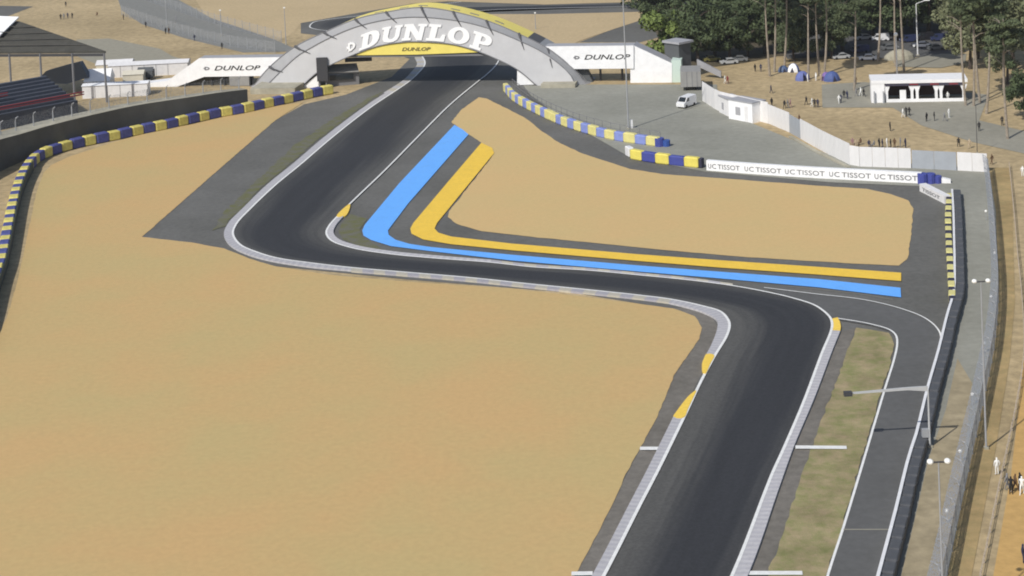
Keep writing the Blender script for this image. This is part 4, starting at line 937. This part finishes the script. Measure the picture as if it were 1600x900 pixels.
# parked cars under the trees
CP = {'dark blue': mat('dark blue paint', (.03, .04, .10), .3, spec=.5), 'silver': mat('silver paint', (.42, .43, .44), .3, spec=.5), 'black': mat('black paint', (.02, .02, .025), .3, spec=.5), 'white': mat('white car paint', (.75, .75, .76), .3), 'yellow': mat('mustard paint', (.20, .18, .06), .4), 'grey': mat('grey paint', (.16, .165, .17), .3, spec=.5)}
CARS = [(1112, 96, 'yellow', 'mustard yellow car in the shade of the dark trees', 'car'), (1139, 100, 'silver', 'silver car parked right of the mustard yellow one', 'car'), (1155, 96, 'grey', 'grey car at the shady edge of the camp lawn', 'car'), (1344, 82, 'dark blue', 'dark blue van parked between the pale camp pine and the crooked pine', 'van'),
        (1314, 92, 'silver', 'silver car nearest the right end of the camp', 'car'), (1356, 94, 'white', 'white car in the front row below the dark blue van', 'car'), (1390, 78, 'grey', 'grey car left of the pine behind the kiosk', 'car'), (1420, 66, 'dark blue', 'dark blue van left of the tall lamp', 'van'), (1446, 62, 'black', 'black van right of the tall lamp', 'van'), (1468, 64, 'dark blue', 'dark blue van at the right end of the row', 'van'),
        (1440, 74, 'white', 'white car in front of the black van', 'car'), (1350, 62, 'silver', 'silver car in the back row', 'car'), (1376, 64, 'white', 'white van in the back row', 'van'), (1462, 78, 'grey', 'grey car at the front right of the car park', 'car')]
for px, py, c_, lb, kd in CARS: vehicle('parked_'+kd, lb, G(px, py), R(random.choice((8, 188, 170))), CP[c_], 'vehicles parked under the trees', kd)
t = thing('rubble_heap', 'heap of pale earth in front of the parked vans', 'earth heap', G(1408, 94)); b = B(); b.ball((0, 1.5, .2), (3.6, 2.2, 2.2), 0, 12, 8); b.ball((-2.2, 1.2, .1), (1.8, 1.6, 1.6), 0, 10, 6); b.build('earth', [M_conc], t)

# ---------------------------------------------------------------- lamp posts, poles, catch fence
def pole(name, label, px, py, pytop, r, m, cat, group=None):
    h = rise(px, py, pytop); t = thing(name, label, cat, G(px, py), 0, group); b = B(); b.tube([(0, 0, 0), (0, 0, h)], [r, r*.6], 8); b.build('mast', [m], t); b = B(); b.box((0, 0, .15), (r*4, r*4, .3)); b.build('base', [M_conc], t); return t, h
def heads(t, h, sp=.75):
    b = B(); b.tube([(-sp, 0, h), (sp, 0, h)], .08, 6); b.build('crossarm', [M_dk], t)
    for s in (-1, 1):
        b = B(); b.ball((s*sp, -.1, h+.1), (.29, .34, .24), 0, 10, 6); b.build('floodlight', [M_globe], t)
t, h = pole('floodlight_mast', 'tall mast with two white floodlights standing by the catch fence', 1541, 702, 440, .12, M_steel, 'lamp post', 'twin floodlight masts'); heads(t, h)
t, h = pole('floodlight_mast', 'twin floodlight mast whose white heads show just below the arm pole', 1476, 1010, 722, .11, M_steel, 'lamp post', 'twin floodlight masts'); heads(t, h)
t, h = pole('signal_pole', 'steel pole with long horizontal arm reaching over the service road', 1453, 700, 610, .14, M_pole, 'pole')
k = F/G(1453, 700).y; al = 123/k
b = B(); b.prism([(0, 0, h-.1), (0, 0, h+.45), (-2.2, 0, h+.42), (-al, 0, h+.12), (-al, 0, h-.06), (-2.2, 0, h+.12)], (0, .2, 0)); b.build('arm', [M_pole], t)
b = B(); b.box((-al-.3, .1, h), (.9, .6, .45)); b.build('camera_head', [M_dk], t)
b = B(); b.box((-.45, .1, 1.7), (.7, .5, .9)); b.build('control_box', [M_steel], t)
t, h = pole('lamp_post', 'thin tall lamp post standing on the paddock yard right of the arch', 982, 202, -30, .17, M_steel, 'lamp post'); b = B(); b.box((.7, .6, .9), (.5, .4, 1.8)); b.build('cabinet', [M_steelw], t)
b = B(); b.tube([(0, 0, h), (-1.6, 0, h+.5)], .08, 6); b.build('bracket', [M_steel], t)
b = B(); b.box((-1.9, 0, h+.5), (.8, .35, .2)); b.build('lamp_head', [M_globe], t)
t, h = pole('lamp_post', 'grey lamp post among the parked vans', 1434, 87, 6, .18, M_steelw, 'lamp post'); b = B(); b.tube([(0, 0, h), (2.4, 0, h+.8)], .1, 6); b.build('bracket', [M_steelw], t); b = B(); b.box((2.6, 0, h+.8), (1.4, .5, .3)); b.build('lamp_head', [M_globe], t)
t, h = pole('lamp_post', 'short white lamp post behind the kiosk roof', 1402, 122, 54, .2, M_steelw, 'lamp post'); b = B(); b.ball((0, 0, h), .5, 0); b.build('lamp_head', [M_globe], t)
t, h = pole('flag_pole', 'thin dark pole rising behind the short right length of hoarding', 1527, 240, 165, .07, M_dk, 'pole')
FL = [(346, 56, 16, 'far thin pole beside the fenced track at the top left'), (447, 70, 12, 'far thin pole left of the arch crown'), (261, 42, -20, 'far lamp pole in the fenced lane at the top left'), (837, 46, 20, 'thin far post seen right of the arch crown')]
for px, py, pt, lb in FL: t, h = pole('far_pole', lb, px, py, pt, .13, M_steel, 'pole'); b = B(); b.box((0, 0, h), (.5, .4, .3)); b.build('lamp_head', [M_globe], t)
GL = [(1541, 345, 330, 'white globe lamp by the end of the hoarding'), (1555, 410, 395, 'second white globe lamp from the hoarding'), (1549, 479, 463, 'white globe lamp right of the twin floodlights'), (1538, 553, 536, 'white globe lamp below the twin floodlights'), (1520, 634, 616, 'white globe lamp level with the arm pole'), (1501, 724, 705, 'white globe lamp just right of the lower floodlights'), (1480, 818, 798, 'lowest white globe lamp in the picture'), (1557, 322, 312, 'farthest globe lamp near the corner of the hoarding')]
for px, py, pt, lb in GL[:7]:
    h = rise(px, py, pt); t = thing('globe_lamp', lb, 'lamp', G(px, py), 0, 'globe lamps along the catch fence')
    b = B(); b.tube([(0, 0, 0), (0, 0, h)], .05, 6); b.build('stem', [M_steel], t); b = B(); b.ball((0, 0, h), .22, 0, 10, 6); b.build('globe', [M_globe], t)
t = thing('catch_fence', 'high grey mesh catch fence down the right side, its posts leaning toward the track', 'fence')
FW_ = GP([(1544, 272), (1551, 330), (1557, 400), (1560, 470), (1553, 550), (1541, 610), (1522, 700), (1500, 800), (1480, 898), (1432, 1110)], 0, 6); D = resample(FW_, 38); nn = normals2(D)
for i, p in enumerate(D):
    b = B(); n_ = nn[i] if nn[i].x < 0 else -nn[i]; b.tube([p, p+EZ*2.6, p+EZ*3.2+n_*.3, p+EZ*3.5+n_*.9], .08, 5); b.build('post', [M_steel], t)
for i in range(len(D)-1):
    n0 = nn[i] if nn[i].x < 0 else -nn[i]; b = B(); b.quad(D[i]+EZ*.05, D[i+1]+EZ*.05, D[i+1]+EZ*2.6, D[i]+EZ*2.6); b.quad(D[i]+EZ*2.6, D[i+1]+EZ*2.6, D[i+1]+EZ*3.5+n0*.9, D[i]+EZ*3.5+n0*.9); b.build('mesh_panel', [M_meshd], t, fix=False)
for z in (.5, 1.3, 2.1, 2.7):
    b = B(); b.tube([p+EZ*z for p in D], .035, 4); b.build('cable', [M_steel], t)
t = thing('post_and_rail_fence', 'low wooden post and rail fence between the bank and the sand path', 'fence')
FR = GP([(1577, 262), (1585, 340), (1590, 400), (1597, 470), (1600, 560), (1588, 640), (1566, 745), (1536, 890), (1490, 1110)], 0, 6); D = resample(FR, 56)
pm2 = bpy.data.meshes.new('post'); bm = bmesh.new(); bmesh.ops.create_cube(bm, size=1); bm.to_mesh(pm2); bm.free(); M_wood = mat('weathered wood', (.50, .42, .33), .9, .2, 2); pm2.materials.append(M_wood)
for p in D: o = bpy.data.objects.new('post', pm2); link(o, t); o.location = (p.x, p.y, .55); o.scale = (.10, .10, .95)
for z in (.45, .9): b = B(); b.tube([p+EZ*z for p in D], .04, 4); b.build('rail', [M_wood], t)
# far mesh fence lanes at the top left
t = thing('mesh_fence', 'far grey mesh fence beside the lane at the top left', 'fence')
for px in ([(190, 24), (260, 48), (345, 70), (430, 84)], [(205, -6), (260, 12), (330, 36), (440, 66)]):
    D = resample(GP(px, 0, 6), 26)
    for i, p in enumerate(D): b = B(); b.tube([p, p+EZ*3.4], .07, 5); b.build('post', [M_steel], t)
    for i in range(len(D)-1): b = B(); b.quad(D[i], D[i+1], D[i+1]+EZ*3.2, D[i]+EZ*3.2); b.build('mesh_panel', [M_mesh], t, fix=False)
for i, (px, py, lb) in enumerate(((800, 121, ''),)): pass
t = thing('rail_fence', 'low grey rail along the back of the pale paddock tyre barrier', 'guard rail')
D = resample([p+Vector((1.6, 1.0, 0)) for p in GP([(790, 140), (822, 164), (880, 192), (940, 210), (1020, 226)], 0, 6)], 26)
for p in D: b = B(); b.tube([p, p+EZ*2.3], .05, 5); b.build('post', [M_trim], t)
for z in (1.2, 2.2): b = B(); b.tube([p+EZ*z for p in D], .06, 4); b.build('rail', [M_trim], t)

# ---------------------------------------------------------------- people
def person_mesh(pose, seed):
    J = {'pel': (0, 0, .95), 'che': (0, .02, 1.3), 'nek': (0, .02, 1.48), 'hed': (0, -.01, 1.62), 'top': (0, 0, 1.74)}
    st = {'stand': (.0, .0), 'walk': (.26, -.24), 'stride': (.36, -.32), 'sit': (.42, .40)}[pose]
    for s, sd in ((-1, 'L'), (1, 'R')):
        y = -st[0] if s < 0 else -st[1]
        if pose == 'sit':
            J['pel'] = (0, 0, .45); J['che'] = (0, .03, .8); J['nek'] = (0, 0, .98); J['hed'] = (0, -.03, 1.12); J['top'] = (0, -.02, 1.24)
            J['hip'+sd] = (s*.10, 0, .45); J['kne'+sd] = (s*.14, -.42, .48); J['ank'+sd] = (s*.14, -.42, .08); J['toe'+sd] = (s*.15, -.58, .04)
            J['sho'+sd] = (s*.19, .02, .92); J['elb'+sd] = (s*.26, -.08, .68); J['han'+sd] = (s*.14, -.32, .58)
        else:
            J['hip'+sd] = (s*.10, 0, .90); J['kne'+sd] = (s*.11, y*.55-.03, .50); J['ank'+sd] = (s*.12, y, .09+(.06 if y > 0 else 0)); J['toe'+sd] = (s*.13, y-.17, .04)
            J['sho'+sd] = (s*.20, .02, 1.42); J['elb'+sd] = (s*.27, .04-y*.3, 1.14); J['han'+sd] = (s*.25, -.04-y*.75, .88)
    RAD = {'pel': .145, 'che': .15, 'nek': .06, 'hed': .10, 'top': .07, 'hip': .10, 'kne': .065, 'ank': .045, 'toe': .04, 'sho': .065, 'elb': .045, 'han': .035}
    names = list(J); E = [('pel', 'che'), ('che', 'nek'), ('nek', 'hed'), ('hed', 'top')]
    for sd in 'LR': E += [('pel', 'hip'+sd), ('hip'+sd, 'kne'+sd), ('kne'+sd, 'ank'+sd), ('ank'+sd, 'toe'+sd), ('che', 'sho'+sd), ('sho'+sd, 'elb'+sd), ('elb'+sd, 'han'+sd)]
    me = bpy.data.meshes.new('person'); me.from_pydata([J[n] for n in names], [(names.index(a), names.index(c)) for a, c in E], [])
    o = bpy.data.objects.new('tmp', me); COL.objects.link(o); o.modifiers.new('s', 'SKIN'); sk = me.skin_vertices[0].data
    for i, n in enumerate(names): r = RAD[n[:3]]; sk[i].radius = (r, r); sk[i].use_root = (n == 'pel')
    sub = o.modifiers.new('d', 'SUBSURF'); sub.levels = 1; sub.render_levels = 1
    dg = bpy.context.evaluated_depsgraph_get(); out = bpy.data.meshes.new_from_object(o.evaluated_get(dg)); bpy.data.objects.remove(o); bpy.data.meshes.remove(me)
    dz = -.5 if pose == 'sit' else 0
    for p in out.polygons:
        c = p.center; zz = c.z-dz; p.use_smooth = True
        if zz < .10 and pose != 'sit': k = 3
        elif zz > 1.66 or (zz > 1.54 and c.y > .03): k = 3
        elif zz > 1.47: k = 2
        elif abs(c.x) > .20 and zz < 1.12: k = 2
        elif zz < .98 or (pose == 'sit' and c.y < -.18): k = 1
        else: k = 0
        p.material_index = k
    return out
POSE = {k: person_mesh(k, 0) for k in ('stand', 'walk', 'stride', 'sit')}
M_skin = mat('skin', (.45, .28, .20), .6); M_hair = mat('dark hair', (.03, .022, .018), .7)
CL = {'black': (.02, .02, .022), 'white': (.78, .78, .76), 'navy': (.025, .03, .07), 'grey': (.22, .22, .23), 'blue': (.07, .12, .32), 'red': (.20, .04, .04), 'beige': (.42, .34, .24), 'brown': (.12, .07, .04), 'pale blue': (.36, .46, .62), 'olive': (.11, .11, .05), 'pink': (.32, .19, .20)}
CM = {k: mat('cloth '+k, v, .85) for k, v in CL.items()}
_pc = {}
def person(label, px, py, shirt, trousers, pose='stand', rz=None, group=None, z=0.0, sc=1.0):
    key = (pose, shirt, trousers)
    if key not in _pc:
        me = POSE[pose].copy(); me.materials.clear()
        for mm in (CM[shirt], CM[trousers], M_skin, M_hair): me.materials.append(mm)
        _pc[key] = me
    o = bpy.data.objects.new('person', _pc[key]); link(o); p = G(px, py, z); o.location = p; o.rotation_euler = (0, 0, rz if rz is not None else random.uniform(0, 6.28)); o.scale = (sc*1.18, sc*1.18, sc*1.1)
    return tag(o, label, 'person', group)
PG = 'people walking on the camp ground'
PL = [(1180, 112, 'black', 'black', 'stand', 'person in black, left of two standing on the lawn below the parked cars'), (1189, 112, 'navy', 'black', 'stand', 'person in navy, right of two standing on the lawn below the parked cars'), (1133, 131, 'white', 'black', 'walk', 'person in white top walking just above the hoarding corner'),
      (1137, 131, 'red', 'black', 'walk', 'person in dark red beside the one in white above the hoarding corner'), (1206, 166, 'black', 'black', 'stand', 'person in black behind the hoarding right of the portable cabin'), (1205, 146, 'navy', 'beige', 'walk', 'person in navy top above the black figure right of the cabin'), (1226, 170, 'black', 'black', 'walk', 'person in black, left of the walking trio right of the cabin'), (1231, 169, 'grey', 'blue', 'walk', 'person in grey top, middle of the walking trio right of the cabin'),
      (1235, 168, 'pink', 'brown', 'walk', 'person in pink top, right of the walking trio right of the cabin'), (1249, 193, 'brown', 'black', 'stand', 'person in brown behind the narrow door in the hoarding'), (1260, 164, 'black', 'grey', 'walk', 'person in black walking ahead of the group of three on the lawn'), (1269, 167, 'white', 'grey', 'walk', 'person in white top at the left of the lawn group'), (1273, 168, 'black', 'navy', 'stand', 'person in black at the middle of the lawn group'), (1278, 168, 'navy', 'black', 'stand', 'person in navy at the right of the lawn group'),
      (1311, 162, 'white', 'grey', 'stride', 'person in white top and grey trousers on the grey path'), (1314, 161, 'navy', 'black', 'walk', 'person in navy just right of the one in white on the grey path'), (1319, 154, 'black', 'black', 'stand', 'person in black, left of a pair on the grey path'), (1324, 155, 'navy', 'navy', 'stand', 'person in navy, right of a pair on the grey path'), (1338, 151, 'grey', 'black', 'walk', 'person in grey at the foot of the lone pale pine'),
      (1345, 150, 'white', 'beige', 'walk', 'person in white top right of the lone pale pine'), (1350, 151, 'black', 'black', 'walk', 'person in black right of the one in white by the lone pine'), (1337, 132, 'brown', 'black', 'stand', 'person in brown above the lone pale pine foot'), (1411, 184, 'white', 'white', 'walk', 'person in white in front of the kiosk with two in black'), (1416, 181, 'black', 'black', 'walk', 'person in black left of two below the kiosk'), (1421, 181, 'black', 'brown', 'walk', 'person in black top and brown trousers below the kiosk'),
      (1391, 205, 'black', 'black', 'stand', 'person in black alone on the lawn above the seated group'), (1448, 190, 'black', 'beige', 'stand', 'person in black, left of the two standing below the kiosk middle'), (1460, 189, 'black', 'grey', 'stand', 'person in black, right of the two standing below the kiosk middle'), (1476, 190, 'grey', 'black', 'stride', 'person in grey top bending over the path below the kiosk'), (1483, 184, 'white', 'pale blue', 'stand', 'person in white top and pale trousers below the right end of the kiosk'),
      (1530, 205, 'black', 'olive', 'stand', 'person in black on the path above the short hoarding'), (1566, 196, 'black', 'beige', 'stand', 'person in black top left of the big pine at the right edge'), (1498, 230, 'black', 'brown', 'walk', 'person in black above the left end of the short hoarding'), (1515, 232, 'beige', 'black', 'walk', 'person in beige above the middle of the short hoarding'), (1550, 257, 'brown', 'brown', 'walk', 'person in brown right of the short hoarding end'),
      (1462, 156, 'grey', 'beige', 'stand', 'customer in grey at the middle opening of the kiosk'), (1475, 158, 'black', 'black', 'stand', 'customer in black at the white kiosk column'), (1481, 157, 'white', 'grey', 'stand', 'customer in white at the white kiosk column'),
      (1580, 772, 'black', 'black', 'stand', 'person in black, leftmost of the group on the orange path'), (1587, 768, 'brown', 'black', 'walk', 'person in brown in the group on the orange path'), (1574, 767, 'grey', 'navy', 'walk', 'person in grey at the back of the group on the orange path'), (1597, 772, 'white', 'black', 'walk', 'person in white top at the right edge of the orange path'), (1594, 766, 'black', 'navy', 'stand', 'person in black behind the one in white on the orange path'), (1558, 742, 'white', 'grey', 'stand', 'person in white top beside the rail fence left of the path group'),
      (1599, 880, 'navy', 'black', 'stand', 'person in navy at the bottom right edge of the orange path'), (1598, 276, 'white', 'beige', 'stand', 'person in white top at the right edge above the bank'),
      (1256, 127, 'navy', 'olive', 'stand', 'person in navy in front of the bright blue tent'), (1262, 128, 'white', 'olive', 'stand', 'person in white top beside the bright blue tent'), (1275, 126, 'white', 'grey', 'stand', 'person in white top between the camp tents'), (1283, 127, 'beige', 'beige', 'stand', 'person in beige left of the violet tent'),
      (95, 31, 'black', 'grey', 'stand', 'far person in black, first from left in the row behind the grandstand'), (100, 30, 'grey', 'black', 'stand', 'far person in grey in the row behind the grandstand'), (106, 29, 'navy', 'grey', 'stand', 'far person in navy in the row behind the grandstand'), (113, 29, 'black', 'black', 'stand', 'far person in black, last in the row behind the grandstand'), (103, 11, 'black', 'black', 'walk', 'far person in black alone above the row behind the grandstand'),
      (193, 31, 'black', 'black', 'stand', 'far person in black at the left start of the mesh fence'), (228, 43, 'black', 'navy', 'stand', 'second far person along the mesh fence'), (259, 53, 'black', 'brown', 'stand', 'far person in brown trousers at the middle of the mesh fence'), (264, 53, 'brown', 'black', 'stand', 'far person in brown at the middle of the mesh fence'), (304, 64, 'navy', 'black', 'walk', 'far person in navy walking along the mesh fence'), (347, 77, 'black', 'black', 'stand', 'far person in black just above the left walkway roof'),
      (275, 34, 'grey', 'black', 'stand', 'far person in grey inside the fenced lane'), (152, 25, 'brown', 'black', 'sit', 'far person seated on the pale ground right of the row')]
for px, py, s_, tr, po, lb in PL: person(lb, px, py, s_, tr, po, group=PG if py < 300 else None)
for i, (px, py, s_, tr) in enumerate([(1374, 231, 'black', 'navy'), (1379, 232, 'navy', 'black'), (1386, 231, 'white', 'pink'), (1392, 232, 'black', 'red'), (1398, 231, 'brown', 'red'), (1407, 230, 'grey', 'grey'), (1415, 231, 'navy', 'grey'), (1332, 226, 'pink', 'beige'), (1338, 228, 'beige', 'beige'), (1345, 226, 'brown', 'navy'), (1358, 229, 'navy', 'navy'), (1366, 230, 'grey', 'navy')]):
    nm = ['leftmost of the crowd', 'second in the crowd', 'in white at the centre of the crowd', 'right of the one in white in the crowd', 'rightmost of the crowd', 'just right of the crowd', 'farthest right, apart from the crowd', 'first from the hoarding corner', 'second from the hoarding corner', 'third from the hoarding corner', 'fourth from the hoarding corner', 'fifth from the hoarding corner'][i]
    person('person in %s behind the white hoarding, %s' % (s_, nm), px, py, s_, tr, 'stand' if i < 7 else 'sit', group='people gathered behind the hoarding')

# ---------------------------------------------------------------- thin summer haze round the whole place
hb = B(); hb.box((0, 5000, 44), (12400, 14400, 92)); hm = bpy.data.materials.new('haze'); hm.use_nodes = True; hn = hm.node_tree; hn.nodes.remove(hn.nodes['Principled BSDF'])
pv = hn.nodes.new('ShaderNodeVolumePrincipled'); pv.inputs['Color'].default_value = (.93, .95, 1, 1); pv.inputs['Density'].default_value = .00006; hn.links.new(pv.outputs[0], hn.nodes['Material Output'].inputs['Volume'])
hz = hb.build('haze', [hm]); hz['kind'] = 'stuff'; hz['label'] = 'thin pale summer haze over the circuit'
